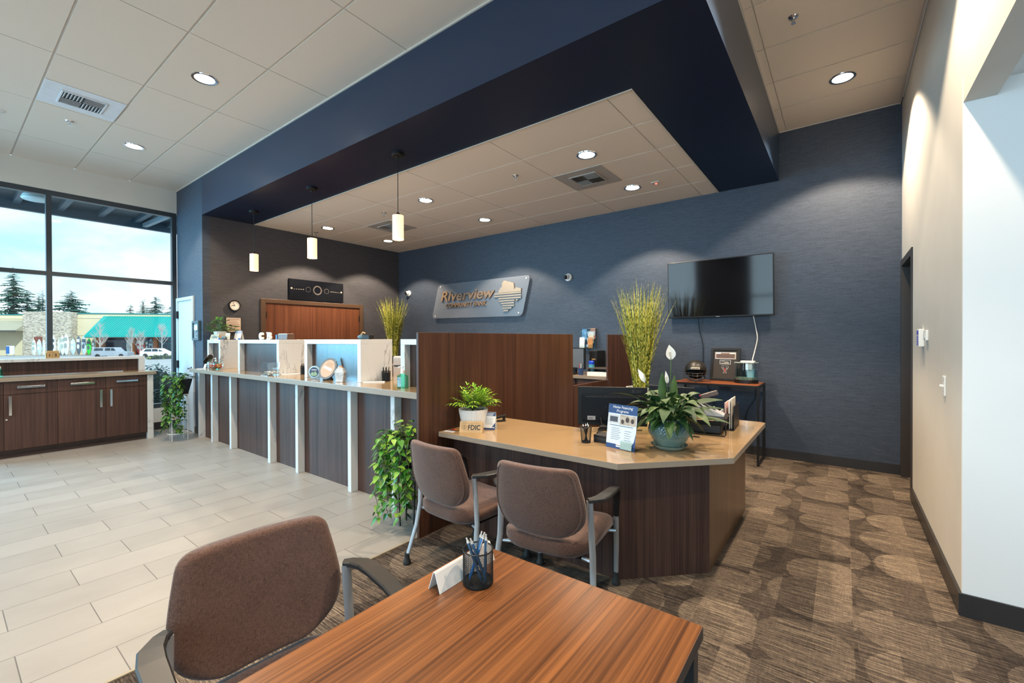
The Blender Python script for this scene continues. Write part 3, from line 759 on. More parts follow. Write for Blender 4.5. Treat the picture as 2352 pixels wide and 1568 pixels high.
def make_chair(label, loc, rz):
    r = thing('guest_chair', label, 'chair', loc, rz, 'matching brown guest chairs')
    def th(s, t_):
        e = min(1, (1 - abs(s)) * 5) * min(1, t_ * 9, (1 - t_) * 9); return .007 + .020 * math.sqrt(max(0, e))
    prof = back_prof(); mb, ring = outline_grid(prof, by, th)
    b = mb.build('backrest', M['chair_fab'], r, angle=80)
    path = []
    for z, hw in prof[3:-3]:
        if .48 < z < .797: path.append((hw - .016, by(hw - .016, z) - .0205, z))
    top = prof[-2]; L_ = [(x, y, z) for x, y, z in path]; Rr = [(-x, y, z) for x, y, z in reversed(path)]
    midt = [(.185 * k, by(.185 * k, .804) - .0215, .804) for k in (1, .5, 0, -.5, -1)]
    MB().tube(L_ + midt + Rr, .0045, 6).build('piping', M['chair_fab'], b)
    # seat
    sp = []
    for i in range(21):
        y = -.065 + .535 * (.5 - .5 * math.cos(PI * i / 20)); hw = .235 + .018 * math.sin((y + .065) / .535 * PI * .7)
        for lo, rr in ((-.065, .13), (.47, .07)):
            d = abs(y - lo)
            if d < rr: hw = hw - rr + math.sqrt(max(0, rr * rr - (rr - d) ** 2))
        sp.append((y, hw))
    mb2 = MB()
    def zc(x, y): return .388 + .012 * (abs(x) / .24) ** 2 - .02 * max(0, (y - .36) / .11) ** 2 + .01 * max(0, (.06 - y) / .09)
    n = len(sp); nu = 14
    for side in (1, -1):
        def fn(u, v):
            k = min(int(round(v * (n - 1))), n - 1); y, hw = sp[k]; s = u * 2 - 1; s = math.sin(s * PI / 2) * .6 + s * .4; x = s * hw
            e = min(1, (1 - abs(s)) * 4.5) * min(1, k / 4, (n - 1 - k) / 4); tt = .016 + .032 * math.sqrt(max(0, e))
            return (x, y, zc(x, y) + side * tt)
        mb2.grid(fn, nu, n - 1)
    W = nu + 1; N = W * n
    ring = list(range(W)) + [W * k + nu for k in range(1, n)] + [W * (n - 1) + i for i in range(nu - 1, -1, -1)] + [W * k for k in range(n - 2, 0, -1)]
    for i in range(len(ring)):
        a, c = ring[i], ring[(i + 1) % len(ring)]; mb2.f.append((a, c, c + N, a + N)); mb2.mi.append(0); mb2.sm.append(True)
    mb2.build('seat', M['chair_fab'], r, angle=80)
    MB().grid(lambda u, v: ((u - .5) * .40, .03 + v * .38, .343), 2, 2).box(-.20, .20, .03, .41, .335, .345).build('seat_pan', M['blackpl'], r)
    for s in (-1, 1):
        for y in (.03, .40): MB().tube([(s * .262, y - .02 if y < .1 else y + .02, .345), (s * .20, y, .345)], .010, 8).build('seat_bracket', M['silver'], r)
    for s in (-1, 1):
        rear = [(s * .252, -.012, .655), (s * .256, .0, .50), (s * .262, .002, .38), (s * .272, -.022, .24), (s * .285, -.066, .10), (s * .288, -.082, .055)]
        lg = MB().tube(rear, [.017, .017, .017, .016, .0145, .014], 10, ry=.75).build('leg', M['silver'], r)
        MB().lathe([(.016, .07), (.017, .03), (.024, .02), (.026, .006), (.024, 0)], (s * .289, -.086, 0), 14).build('foot', M['rubber'], lg)
        front = [(s * .262, .425, .44), (s * .256, .455, .25), (s * .246, .485, .06)]
        lg = MB().tube(front, [.0165, .0155, .014], 10, ry=.75).build('leg', M['silver'], r)
        MB().lathe([(.016, .075), (.017, .03), (.024, .02), (.026, .006), (.024, 0)], (s * .2455, .486, 0), 14).build('foot', M['rubber'], lg)
        arm = [(s * .248, -.022, .658), (s * .268, -.004, .659), (s * .291, .035, .658), (s * .298, .09, .655), (s * .296, .20, .643), (s * .284, .32, .622), (s * .275, .385, .603)]
        ar = MB().strip(arm, [.030, .040, .058, .062, .058, .050, .042], .020).build('armrest', M['armpl'], r, angle=30)
        sup = [(s * .275, .375, .600), (s * .272, .405, .575), (s * .268, .418, .52), (s * .263, .424, .43)]
        MB().tube(sup, [.020, .022, .019, .0175], 10, ry=.7).build('arm_support', M['blackpl'], ar)
    return r
c0 = make_chair('brown fabric guest chair in front of the walnut table, seat facing the table', (-1.405, .622, 0), -PI / 2 - math.radians(5))
dup(c0, (-1.235, 1.905, 0), math.radians(8.5), 'brown fabric guest chair nearer the desk corner, back turned to the camera')
dup(c0, (-1.945, 1.905, 0), math.radians(-3.4), 'brown fabric guest chair at the desk beside the wooden divider and trailing plant')

# walnut table in front
r = thing('walnut_table', 'walnut topped table in front carrying the pen cup', 'table', (-.63, .36, 0))
mb = MB(); k = 0; mb.box(-.36, .36, -.77, .77, .712, .745); mb.mi = [1, 0, 1, 1, 1, 1]
mb.build('tabletop', [M['walnut_top'], M['table_side']], r, bevel=.002)
for y in (.73, -.73):
    for x in (-.32, .335): MB().box(x - .018, x + .018, y - .018, y + .018, 0, .704).build('leg', M['armpl'], r)
MB().box(.31, .34, -.70, .70, .66, .704).build('apron', M['table_side'], r)
MB().box(-.33, -.30, -.70, .70, .66, .704).build('apron', M['table_side'], r)
MB().box(-.30, .31, .70, .74, .35, .704).build('modesty_panel', M['table_side'], r)
mb = MB(); mb.box(-.34, .345, -.75, .75, .704, .712); mb.build('spacer', M['blackpl'], r)

# console table under the television
r = thing('console_table', 'narrow console table with black metal frame under the television', 'table', (-1.22, 5.855, 0))
W_, D_, H_ = .475, .255, .908
MB().box(-W_ + .012, W_ - .012, -D_ + .012, D_ - .012, H_ - .020, H_).build('top', M['table_wood'], r)
mb = MB()
for x in (-W_, W_ - .024):
    for y in (-D_, D_ - .024): mb.box(x, x + .024, y, y + .024, 0, H_ - .002)
    for z in (0, H_ - .030): mb.box(x + .001, x + .023, -D_ + .02, D_ - .02, z, z + .024)
for y in (-D_, D_ - .024): mb.box(-W_ + .02, W_ - .02, y + .001, y + .023, H_ - .030, H_ - .004)
mb.build('frame', M['blackmetal'], r)
# ================================================================== plants
def leaf(mb, base, d, up, L_, W_, kind='heart', fold=.25, droop=.3):
    """one leaf: two rows of quads either side of the midrib, bending down along its length"""
    d = Vector(d).normalized(); up = Vector(up); sd = d.cross(up)
    if sd.length < 1e-4: sd = Vector((1, 0, 0))
    sd.normalize(); nn = sd.cross(d).normalized(); base = Vector(base)
    if kind == 'heart': prof = [(-.08, .30), (.10, .48), (.35, .46), (.65, .27), (1, .0)]
    elif kind == 'lance': prof = [(0, .06), (.10, .28), (.25, .46), (.42, .50), (.60, .42), (.76, .28), (.90, .12), (1, 0)]
    else: prof = [(0, .2), (.3, .5), (.7, .35), (1, 0)]
    vs = []; fs = []
    for tt, w_ in prof:
        c = base + d * (tt * L_) - Vector((0, 0, 1)) * droop * L_ * max(0, tt) ** 2
        a = w_ * W_
        vs += [c - sd * a + nn * a * fold, c, c + sd * a + nn * a * fold]
    if kind == 'heart': vs[1] = base
    for i in range(len(prof) - 1):
        o = i * 3; fs += [(o, o + 1, o + 4, o + 3), (o + 1, o + 2, o + 5, o + 4)]
    mb.add(vs, fs, True)
def vine_plant(r, rim, rad, drops, seed, lsize, mat, wall=None, crown=26, spread=.2, height=.10, floor=.012):
    q = random.Random(seed); fo = MB(); st = MB()
    ok = lambda p: wall is None or wall(p)
    for i in range(crown):
        a = q.uniform(0, 2 * PI); rr = q.uniform(.1, 1) * spread; h = rim + q.uniform(-.01, height) * (1.3 - rr / spread)
        p = Vector((rr * math.cos(a), rr * math.sin(a), h)); d = Vector((math.cos(a), math.sin(a), q.uniform(-.3, .5)))
        if not ok(p + d * lsize): continue
        s_ = lsize * q.uniform(.75, 1.25)
        leaf(fo, p, d, (q.uniform(-.3, .3), q.uniform(-.3, .3), 1), s_, s_ * .82, 'heart', q.uniform(.05, .4), q.uniform(.05, .4))
        st.tube([(rr * .3 * math.cos(a), rr * .3 * math.sin(a), rim - .02), p * .8 + Vector((0, 0, h * .2 + .01)), p], .0022, 5)
    for a, ln, rr in drops:
        pts = [Vector((rad * .6 * math.cos(a), rad * .6 * math.sin(a), rim)), Vector((rad * rr * math.cos(a), rad * rr * math.sin(a), rim + .02))]
        n = int(ln / .045); x, y = pts[-1].x, pts[-1].y; z = pts[-1].z
        for k in range(n):
            x += q.uniform(-.014, .014); y += q.uniform(-.014, .014); z -= .045
            if z < floor + .01: break
            if not ok(Vector((x, y, z))): x, y = pts[-1].x, pts[-1].y
            pts.append(Vector((x, y, z)))
        st.tube(pts, .0022, 5)
        for k in range(1, len(pts)):
            for _ in range(1 if q.random() < .55 else 2):
                b = q.uniform(0, 2 * PI) if q.random() < .4 else a + q.uniform(-1.3, 1.3)
                d = Vector((math.cos(b), math.sin(b), q.uniform(-1.3, -.1))); p = pts[k] + Vector((math.cos(b), math.sin(b), 0)) * .012
                if not ok(p + d.normalized() * lsize) or p.z + d.normalized().z * lsize < floor: continue
                s_ = lsize * q.uniform(.65, 1.15)
                leaf(fo, p, d, (math.cos(b) * .8, math.sin(b) * .8, .8), s_, s_ * .8, 'heart', q.uniform(.05, .35), q.uniform(0, .2))
    fo.build('leaves', mat, r, recalc=False); st.build('vines', M['vine'], r)

# trailing plant on white stand near the window
r = thing('plant_stand', 'slim white wire stand under the trailing plant beside the window', 'plant stand', (-7.71, 2.15, 0))
for a in (-2.6, -.85, .9, 2.3): MB().tube([(.125 * math.cos(a), .125 * math.sin(a), 0), (.125 * math.cos(a), .125 * math.sin(a), .655)], .0055, 8).build('leg', M['white'], r)
for z in (.655, .10): MB().tube([(.125 * math.cos(k * PI / 12), .125 * math.sin(k * PI / 12), z) for k in range(25)], .0055, 8, cap=False).build('ring', M['white'], r)
for a in (0, PI / 2): MB().tube([(-.125 * math.cos(a), -.125 * math.sin(a), .655), (.125 * math.cos(a), .125 * math.sin(a), .655)], .005, 6).build('cross_bar', M['white'], r)
r = thing('potted_pothos', 'trailing green plant in a square black pot on the white wire stand', 'potted plant', (-7.71, 2.15, .661))
mb = MB()
def sqpot(mb, w0, w1, h, t_=.006):
    R4 = lambda w_, z: [(x * w_, y * w_, z) for x, y in ((-1, -1), (1, -1), (1, 1), (-1, 1))]
    vs = R4(w0, 0) + R4(w1, h) + R4(w1 - t_, h) + R4(w0 - t_, .02)
    fs = [(0, 3, 2, 1), (12, 13, 14, 15)]
    for k in range(3): fs += [(4 * k + i, 4 * k + (i + 1) % 4, 4 * k + 4 + (i + 1) % 4, 4 * k + 4 + i) for i in range(4)]
    return mb.add(vs, fs, False)
sqpot(mb, .088, .125, .215).build('pot', M['pot_dark'], r, rot=(0, 0, .62))
MB().poly([(-.11, -.11, .195), (.11, -.11, .195), (.11, .11, .195), (-.11, .11, .195)]).build('soil', M['soil'], r, rot=(0, 0, .62))
def w1(p): return p.y + 2.15 < 2.43 and p.x - 7.71 < -7.50 + (.0 if p.z < .28 else .02) and p.x - 7.71 > -8.02
q = random.Random(4)
vine_plant(r, .215, .13, [(q.uniform(2.4, 6.6), q.uniform(.25, .62) if q.random() < .4 else q.uniform(.6, .86), q.uniform(.95, 1.3)) for _ in range(24)], 5, .066, M['leaf_pothos_dk'], w1, 46, .19, height=.10, floor=-.65)

# trailing plant in front of the counter by the divider
r = thing('plant_stand', 'thin black plant stand hidden behind trailing leaves by the wooden divider', 'plant stand', (-2.73, 2.24, 0))
for a in (.4, 2.5, 4.6): MB().tube([(.06 * math.cos(a), .06 * math.sin(a), 0), (.075 * math.cos(a), .075 * math.sin(a), .46)], .005, 8).build('leg', M['blackmetal'], r)
MB().cyl((0, 0, 0), .095, .46, .47, 22).build('tray', M['blackmetal'], r)
r = thing('potted_pothos', 'trailing green plant in a charcoal pot hanging to the floor beside the divider', 'potted plant', (-2.73, 2.24, .471))
MB().lathe([(.085, 0), (.105, .06), (.128, .205), (.132, .222), (.122, .222), (.118, .20)], n=28).build('pot', M['pot_dark'], r)
MB().cyl((0, 0, 0), .117, .18, .198, 20).build('soil', M['soil'], r)
def w2(p): return p.y + 2.24 < 2.44 and p.x - 2.73 < -2.50
q = random.Random(9)
vine_plant(r, .215, .135, [(q.uniform(2.2, 6.3), q.uniform(.2, .6) if q.random() < .45 else q.uniform(.58, .69), q.uniform(.95, 1.75)) for _ in range(30)], 3, .056, M['leaf_pothos'], w2, 44, .20, height=.14, floor=-.46)

# zebra grasses
def zgrass(r, h, n, seed, spread, base=.05):
    q = random.Random(seed); mb = MB()
    for i in range(n):
        a = q.uniform(0, 2 * PI); rr = base * math.sqrt(q.random()); tilt = spread * math.sqrt(q.random()) * (1 if q.random() < .85 else 1.35); hh = h * (1 - .42 * q.random() ** 1.6) / (1 + .35 * tilt)
        w_ = q.uniform(.0045, .0095); d = Vector((math.cos(a), math.sin(a), 0)); sd = Vector((-math.sin(a + q.uniform(-1, 1)), math.cos(a + q.uniform(-1, 1)), 0)).normalized()
        pts = []
        for k in range(7):
            s_ = k / 6; c = d * (rr + tilt * hh * (.32 * s_ + .68 * s_ ** 2.1)) + Vector((0, 0, hh * s_ * (1 - .05 * s_ * tilt))); wk = w_ * (1 - s_ ** 2.5 * .93)
            pts += [c - sd * wk, c + sd * wk]
        mb.add(pts, [(2 * k, 2 * k + 1, 2 * k + 3, 2 * k + 2) for k in range(6)], True)
    return mb.build('blades', M['zebra'], r, recalc=False)
r = thing('zebra_grass', 'tall yellow green striped grass in a white pot in front of the sign wall', 'potted plant', (-1.93, 5.12, 0))
MB().lathe([(.115, 0), (.13, .02), (.145, .80), (.165, .845), (.172, .865), (.160, .868), (.15, .84)], n=30).build('pot', M['white'], r)
MB().cyl((0, 0, 0), .148, .80, .835, 22).build('soil', M['soil'], r)
zgrass(r, 1.36, 300, 3, .25, .085).location = (0, 0, .83)
r = thing('zebra_grass', 'tall yellow green striped grass in a black pot in the far corner', 'potted plant', (-7.08, 5.50, .985))
sqpot(MB(), .09, .12, .14).build('pot', M['blackpl'], r)
MB().poly([(-.11, -.11, .12), (.11, -.11, .12), (.11, .11, .12), (-.11, .11, .12)]).build('soil', M['soil'], r)
zgrass(r, 1.24, 300, 8, .25, .075).location = (0, 0, .12)

# parlour palm in a white ribbed pot on the desk
r = thing('potted_palm', 'small bright green palm in a white wavy ribbed pot on the desk', 'potted plant', (-2.305, 2.55, .745))
mb = MB()
def ripple(u, v):
    z = v * .158; a = u * 2 * PI; rr = .082 + .032 * v + .0022 * math.sin(a * 34 + 2.2 * math.sin(v * 7)) * min(1, v / .1, (1 - v) / .1)
    return (rr * math.cos(a), rr * math.sin(a), z)
mb.grid(ripple, 272, 24); mb.lathe([(.0, .0), (.082, 0)], n=24); mb.lathe([(.114, .158), (.106, .158), (.10, .13)], n=36)
mb.build('pot', M['white'], r)
MB().cyl((0, 0, 0), .096, .12, .142, 22).build('soil', M['soil'], r)
q = random.Random(2); mb = MB()
for i in range(34):
    a = q.uniform(0, 2 * PI); rr = .092 * math.sqrt(q.random()); mb.sphere((rr * math.cos(a), rr * math.sin(a), .146), q.uniform(.009, .017), 8, (1, q.uniform(.7, 1.1), .6))
o = mb.build('pebbles', M['pebble'], r); o['kind'] = 'stuff'
mb = MB(); st = MB()
for i in range(64):
    a = q.uniform(0, 2 * PI); el = math.asin(q.uniform(.42, .995)); Lf = q.uniform(.15, .21); d = Vector((math.cos(a) * math.cos(el), math.sin(a) * math.cos(el), math.sin(el)))
    pts = []
    for k in range(8):
        s_ = k / 7; p = d * Lf * s_ - Vector((0, 0, 1)) * (.035 * s_ ** 2 * math.cos(el)) + Vector((0, 0, .152)); pts.append(p)
    if any(p.x < -.115 for p in pts): pts = [Vector((max(p.x, -.115), p.y, p.z)) for p in pts]
    st.tube(pts, .0016, 4)
    for k in range(3, 8):
        tg = (pts[k] - pts[k - 1]).normalized(); sd = tg.cross(Vector((0, 0, 1))).normalized()
        for s in (-1, 1):
            dd = tg * .75 + sd * s * .8 + Vector((0, 0, -.02)); ll = .082 * (1 - .40 * k / 7) * q.uniform(.8, 1.15)
            if pts[k].x + dd.normalized().x * ll < -.128: continue
            leaf(mb, pts[k], dd, (0, 0, 1), ll, .0105, 'thin', .2, .28)
    leaf(mb, pts[-1], tg, (0, 0, 1), .06, .0105, 'thin', .2, .4)
mb.build('fronds', M['leaf_palm'], r, recalc=False); st.build('stalks', M['vine'], r)

# peace lily
r = thing('potted_peace_lily', 'white flowering peace lily in a glazed blue green pot on the desk', 'potted plant', (-.885, 2.845, .745))
mb = MB()
def pot(u, v):
    prof = [(.072, .012), (.088, .03), (.112, .065), (.127, .10), (.128, .125), (.120, .155), (.106, .178), (.100, .186)]
    x = v * (len(prof) - 1); i = min(int(x), len(prof) - 2); f_ = x - i; rr = prof[i][0] * (1 - f_) + prof[i + 1][0] * f_; z = prof[i][1] * (1 - f_) + prof[i + 1][1] * f_
    a = u * 2 * PI; dm = 0
    if .38 < v < .88: dm = .0032 * abs(math.sin(a * 16 + v * 20)) * abs(math.sin(a * 16 - v * 20))
    rr += dm * 1.3 - .001; return (rr * math.cos(a), rr * math.sin(a), z)
mb.grid(pot, 192, 42); mb.lathe([(.100, .186), (.104, .190), (.096, .192), (.09, .175)], n=48); mb.lathe([(0, .012), (.072, .012)], n=30)
mb.build('pot', M['ceramic'], r)
MB().lathe([(.078, 0), (.092, .004), (.108, .022), (.112, .027), (.106, .027), (.090, .011), (.0, .010)], n=40).build('saucer', M['ceramic'], r)
MB().cyl((0, 0, 0), .092, .15, .172, 24).build('soil', M['soil'], r)
q = random.Random(21); mb = MB(); st = MB()
def lilyleaf(a, el, ln, bl, droop, w_):
    d = Vector((math.cos(a) * math.cos(el), math.sin(a) * math.cos(el), math.sin(el))); b = Vector((.03 * math.cos(a), .03 * math.sin(a), .165)); e = b + d * ln
    st.tube([b, b + d * ln * .5 + Vector((0, 0, .01)), e], .0028, 6); dl = Vector((d.x, d.y, d.z * .45))
    leaf(mb, e, dl, (q.uniform(-.35, .35), q.uniform(-.35, .35), 1), bl, w_, 'lance', .16, droop)
for i in range(112):
    a = q.uniform(0, 2 * PI); el = q.uniform(.45, 1.3); lilyleaf(a, el, q.uniform(.07, .175), q.uniform(.105, .150), q.uniform(.25, .85), q.uniform(.052, .072))
for i in range(20):
    a = q.uniform(0, 2 * PI); lilyleaf(a, q.uniform(.15, .45), q.uniform(.06, .1), q.uniform(.09, .12), q.uniform(.6, 1.0), q.uniform(.05, .065))
ccw = math.atan2(.6023, .798)      # camera right direction on the plan
for a, el, ln, bl, w_ in ((ccw, .75, .16, .22, .06), (ccw + .1, .45, .17, .24, .06), (ccw + PI, .72, .24, .20, .06), (ccw + PI - .3, .35, .17, .16, .055), (ccw - .2, .2, .15, .2, .055)): lilyleaf(a, el, ln, bl, .25, w_)
for ox_, hh in ((-.04, .30), (.03, .28)):
    b = Vector((.02 * ox_, 0, .17)); e = Vector((ox_ * .8, ox_ * .6, hh)); st.tube([b, e], .003, 6); leaf(mb, e, (ox_ * .5, ox_ * .3, 1), (-.6, .8, 0), .19, .055, 'lance', .3, 0)
mb.build('leaves', M['leaf_lily'], r, recalc=False)
for hx, hh, sz, kk in ((.012, .575, .085, 1), (-.012, .42, .075, .45), (-.155, .43, .085, .55)):
    top = Vector((hx * .8, hx * .6, hh)); st.tube([(hx * .1, 0, .17), (hx * .35, hx * .2, hh * .6), tuple(top)], .003, 6)
    m2 = MB(); leaf(m2, top - Vector((0, 0, .01)), (-.1 if hx > -.1 else -.5, -.1, 1), (.6, -.8, 0), sz * 1.15, sz * .75 * kk, 'lance', .35, 0)
    f_ = m2.build('flower', M['spathe'], r, recalc=False)
    MB().tube([tuple(top), tuple(top + Vector((-.004, -.008, sz * .5)))], .005, 8).build('spadix', M['ivory'], f_)
st.build('stems', M['leaf_lily'], r)

# white planter with trailing leaves on the raised box
r = thing('potted_ivy', 'leafy plant in a white pot on the raised box nearest the window', 'potted plant', (-7.436, 2.605, 1.4475))
MB().lathe([(.055, 0), (.060, .01), (.085, .12), (.088, .126), (.080, .126), (.078, .11)], n=26).build('pot', M['white'], r)
MB().cyl((0, 0, 0), .076, .09, .112, 18).build('soil', M['soil'], r)
q = random.Random(7)
def w3(p): return p.x - 7.436 > -7.70 and p.z > .005
vine_plant(r, .125, .10, [(q.uniform(2.2, 4.6), q.uniform(.08, .13), q.uniform(1.3, 2.0)) for _ in range(6)], 13, .06, M['leaf_pothos_dk'], w3, 90, .22, height=.20)
# ================================================================== things on the walls
r = thing('wall_television', 'wide black flat television on the blue wall above the console table', 'television', (-1.27, 6.05, 2.09))
r.rotation_euler = (math.radians(3.0), 0, 0)
MB().box(-.622, .622, -.02, .02, -.372, .372).build('casing', M['blackpl'], r, bevel=.004)
MB().box(-.610, .610, -.0215, -.0205, -.352, .360).build('screen', M['screen'], r)
MB().box(-.022, .022, -.0225, -.0205, -.367, -.361).build('badge', M['greypr'], r)
MB().box(-.20, .20, .02, .088, -.15, .15).build('wall_mount', M['blackmetal'], r)
def cable(name, pts, rad, mat, label):
    P_ = [Vector(p) for p in pts]; out = []
    for i in range(len(P_) - 1):
        a, b, c, d = P_[max(i - 1, 0)], P_[i], P_[i + 1], P_[min(i + 2, len(P_) - 1)]
        for k in range(6):
            s_ = k / 6; out.append(.5 * ((2 * b) + (c - a) * s_ + (2 * a - 5 * b + 4 * c - d) * s_ ** 2 + (3 * b - a - 3 * c + d) * s_ ** 3))
    out.append(P_[-1]); o = MB().tube(out, rad, 8).build(name, mat); return tag(o, label, 'cable')
cable('power_cable', [(-1.52, 6.10, 1.74), (-1.51, 6.12, 1.55), (-1.47, 6.13, 1.35), (-1.465, 6.135, 1.0), (-1.40, 6.132, .80), (-1.32, 6.13, .55), (-1.2, 6.13, .2), (-1.18, 6.13, .02)], .005, M['blackpl'], 'thin black cable hanging from the television behind the football helmet')
cable('power_cable', [(-.875, 6.08, 1.74), (-.855, 6.12, 1.60), (-.835, 6.13, 1.45), (-.86, 6.125, 1.30), (-.88, 6.10, 1.20), (-.875, 6.03, 1.17)], .006, M['white'], 'pale cable running from the television down to the fish tank')
cable('power_cable', [(-.85, 6.125, .86), (-.86, 6.128, .70), (-.95, 6.13, .52), (-.98, 6.13, .25), (-.98, 6.13, .02)], .0045, M['blackpl'], 'thin black cable hanging below the right half of the console table')

# bank sign
r = thing('bank_sign', 'slanted frosted bank sign with bronze letters on the blue wall', 'sign', (-5.4, 6.09, 2.18))
X0, Z0 = -5.4, 2.18
def rounded(pts, rad, n=6):
    out = []; N = len(pts)
    for i in range(N):
        p, a, b = Vector(pts[i]), Vector(pts[i - 1]), Vector(pts[(i + 1) % N]); u = (a - p).normalized(); v = (b - p).normalized()
        p0, p1 = p + u * rad, p + v * rad
        for k in range(n + 1):
            s_ = k / n; out.append((1 - s_) ** 2 * p0 + 2 * s_ * (1 - s_) * p + s_ ** 2 * p1)
    return out
cor = [(-6.615 - X0, 1.862 - Z0), (-4.375 - X0, 1.838 - Z0), (-4.20 - X0, 2.528 - Z0), (-6.425 - X0, 2.524 - Z0)]
pl = rounded([(x, z, 0) for x, z in cor], .09)
MB().ext([(p.x, 0, p.y) for p in pl], (0, .012, 0)).build('panel', M['frost'], r, bevel=.002)
for x, z in ((-6.36, 2.48), (-4.285, 2.48), (-6.52, 1.905), (-4.45, 1.895)):
    MB().lathe([(.0, .008), (.012, .006), (.014, 0), (.009, 0), (.009, -.055)], (x - X0, 0, z - Z0), 14, Matrix.Rotation(PI / 2, 3, 'X')).build('standoff', M['white'], r)
mb = MB(); mb.text('Riverview', (-6.335 - X0, -.002, 2.193 - Z0), (1, 0, 0), (0, 0, 1), cap=.19, width=1.37, depth=.022, shear=.24, bold=.016)
mb.text('COMMUNITY BANK', (-6.205 - X0, -.002, 2.062 - Z0), (1, 0, 0), (0, 0, 1), cap=.078, width=1.045, depth=.018, shear=.24, bold=.006)
mb.build('lettering', M['bronze'], r)
mb = MB()
def zp(u, v): return (-6.5135 + u * 9.66e-4 + (u - 1225) * 0, v)
from_px = lambda u, v: ((-4.971 + (u - 1027) / (1425 - 1027) * .587) - X0, (2.262 - (v - (518 - (u - 1087) * .018)) * .00090) - Z0)
up = [(1087, 517), (1100, 458), (1115, 445), (1115, 418), (1140, 412), (1146, 330), (1172, 280), (1216, 293), (1222, 302), (1266, 314), (1276, 326), (1320, 344), (1328, 462), (1352, 430), (1425, 452), (1425, 511)]
mb.ext([(from_px(u, v)[0], -.002, from_px(u, v)[1]) for u, v in up], (0, -.018, 0))
for k, (a, b) in enumerate(((1028, 1425), (1028, 1425), (1090, 1425), (1098, 1330), (1122, 1325), (1148, 1325), (1148, 1290), (1160, 1240))):
    xa, xb = from_px(a, 0)[0], from_px(b, 0)[0]; z = 2.258 - Z0 - k * .043; sl = .012 if k > 5 else 0
    mb.ext([(xa, -.002, z), (xb, -.002, z), (xb - sl, -.002, z - .025), (xa + sl * .4, -.002, z - .025)], (0, -.018, 0))
xa, xb = from_px(1345, 0)[0], from_px(1392, 0)[0]; z = 2.258 - Z0 - 3 * .043
mb.ext([(xa, -.002, z), (xb, -.002, z), (xb - .04, -.002, z - .025), (xa + .02, -.002, z - .025)], (0, -.018, 0))
mb.build('emblem', P('pale brushed bronze', (.30, .245, .18), .45, .1, .04), r)

def camera_dome(x, z, label):
    r = thing('security_camera', label, 'camera', (x, YN, z), 0, 'white security cameras')
    Rx = Matrix.Rotation(PI / 2, 3, 'X')
    MB().lathe([(.062, 0), (.064, .012), (.055, .028), (.048, .030)], (0, 0, 0), 24, Rx).build('housing', M['white'], r)
    MB().sphere((-.008, -.05, .004), .044, 16).build('ball', M['white'], r); MB().sphere((-.010, -.069, .0), .035, 16).build('lens', M['screen'], r)
camera_dome(-3.497, 2.427, 'round white security camera right of the bank sign')
camera_dome(-7.379, 2.421, 'round white security camera in the far corner left of the bank sign')

# eclipse print
r = thing('eclipse_print', 'long black frameless print of eclipse phases above the double door', 'picture', (XJ, 4.273, 2.335))
MB().box(.001, .032, -.517, .517, -.18, .18).build('canvas', P('night black print', (.003, .004, .008), .6, 0, .1, 3, Specular_IOR_Level=.12), r)
mb = MB()
def ring(y, z, ro, ri, n=36):
    A = [(.0335, y + ro * math.cos(2 * PI * k / n), z + ro * math.sin(2 * PI * k / n)) for k in range(n)]; B = [(.0335, y + ri * math.cos(2 * PI * k / n), z + ri * math.sin(2 * PI * k / n)) for k in range(n)]
    mb.add(A + B, [(k, (k + 1) % n, n + (k + 1) % n, n + k) for k in range(n)], False)
ring(0, .012, .071, .0665); ring(-.175, .012, .045, .0432); ring(.175, .010, .045, .0432)
mb.m = 1; ring(0, .012, .086, .0715)
mb.m = 0
for s in (-1, 1):
    for k in range(6):
        y = s * (.475 - k * .042); rr = .017 - k * .0008; c = [(.0335, y + rr * math.cos(a * PI / 8), .014 + rr * math.sin(a * PI / 8)) for a in range(16)]
        if k == 0: mb.poly(c)
        else:
            sh = [(.0335, y + s * rr * (.18 * k) + rr * .95 * math.cos(a * PI / 8), .014 + (.35) * rr * k * .3 + rr * .95 * math.sin(a * PI / 8)) for a in range(16)]
            arc = [c[(9 + a) % 16] for a in range(7)]; arc2 = [sh[(9 + a) % 16] for a in range(7)]
            mb.add(arc + arc2, [(a, a + 1, 8 + a, 7 + a) for a in range(6)], False)
mb.build('printed_phases', [P('pale sun print', (.40, .36, .31), .5), P('corona glow print', (.07, .06, .058), .5)], r)

# clock
r = thing('wall_clock', 'round wall clock with black rim on the brown wall', 'clock', (XJ, 2.90, 1.99))
Ry = Matrix.Rotation(PI / 2, 3, 'Y')
MB().lathe([(.086, 0), (.088, .03), (.082, .042), (.072, .038), (.070, .028)], (0, 0, 0), 32, Ry).build('rim', M['blackpl'], r)
MB().cyl((0, 0, 0), .0705, .0, .028, 32, Ry).build('dial', P('warm clock dial', (.78, .70, .64), .5, 0, .02), r)
mb = MB()
for k in range(12):
    a = k * PI / 6; mb.cbox((.0285, .060 * math.sin(a), .060 * math.cos(a)), (.001, .003, .009), M3=Matrix.Rotation(-a, 3, 'X'))
mb.build('hour_marks', M['blackpr'], r)
mb = MB(); mb.cbox((.031, -.020, .0), (.0015, .04, .006)); mb.cbox((.032, -.011, .024), (.0015, .005, .055), M3=Matrix.Rotation(.42, 3, 'X')); mb.cyl((.03, 0, 0), .005, 0, .004, 10, Ry)
mb.build('hands', M['blackpr'], r)

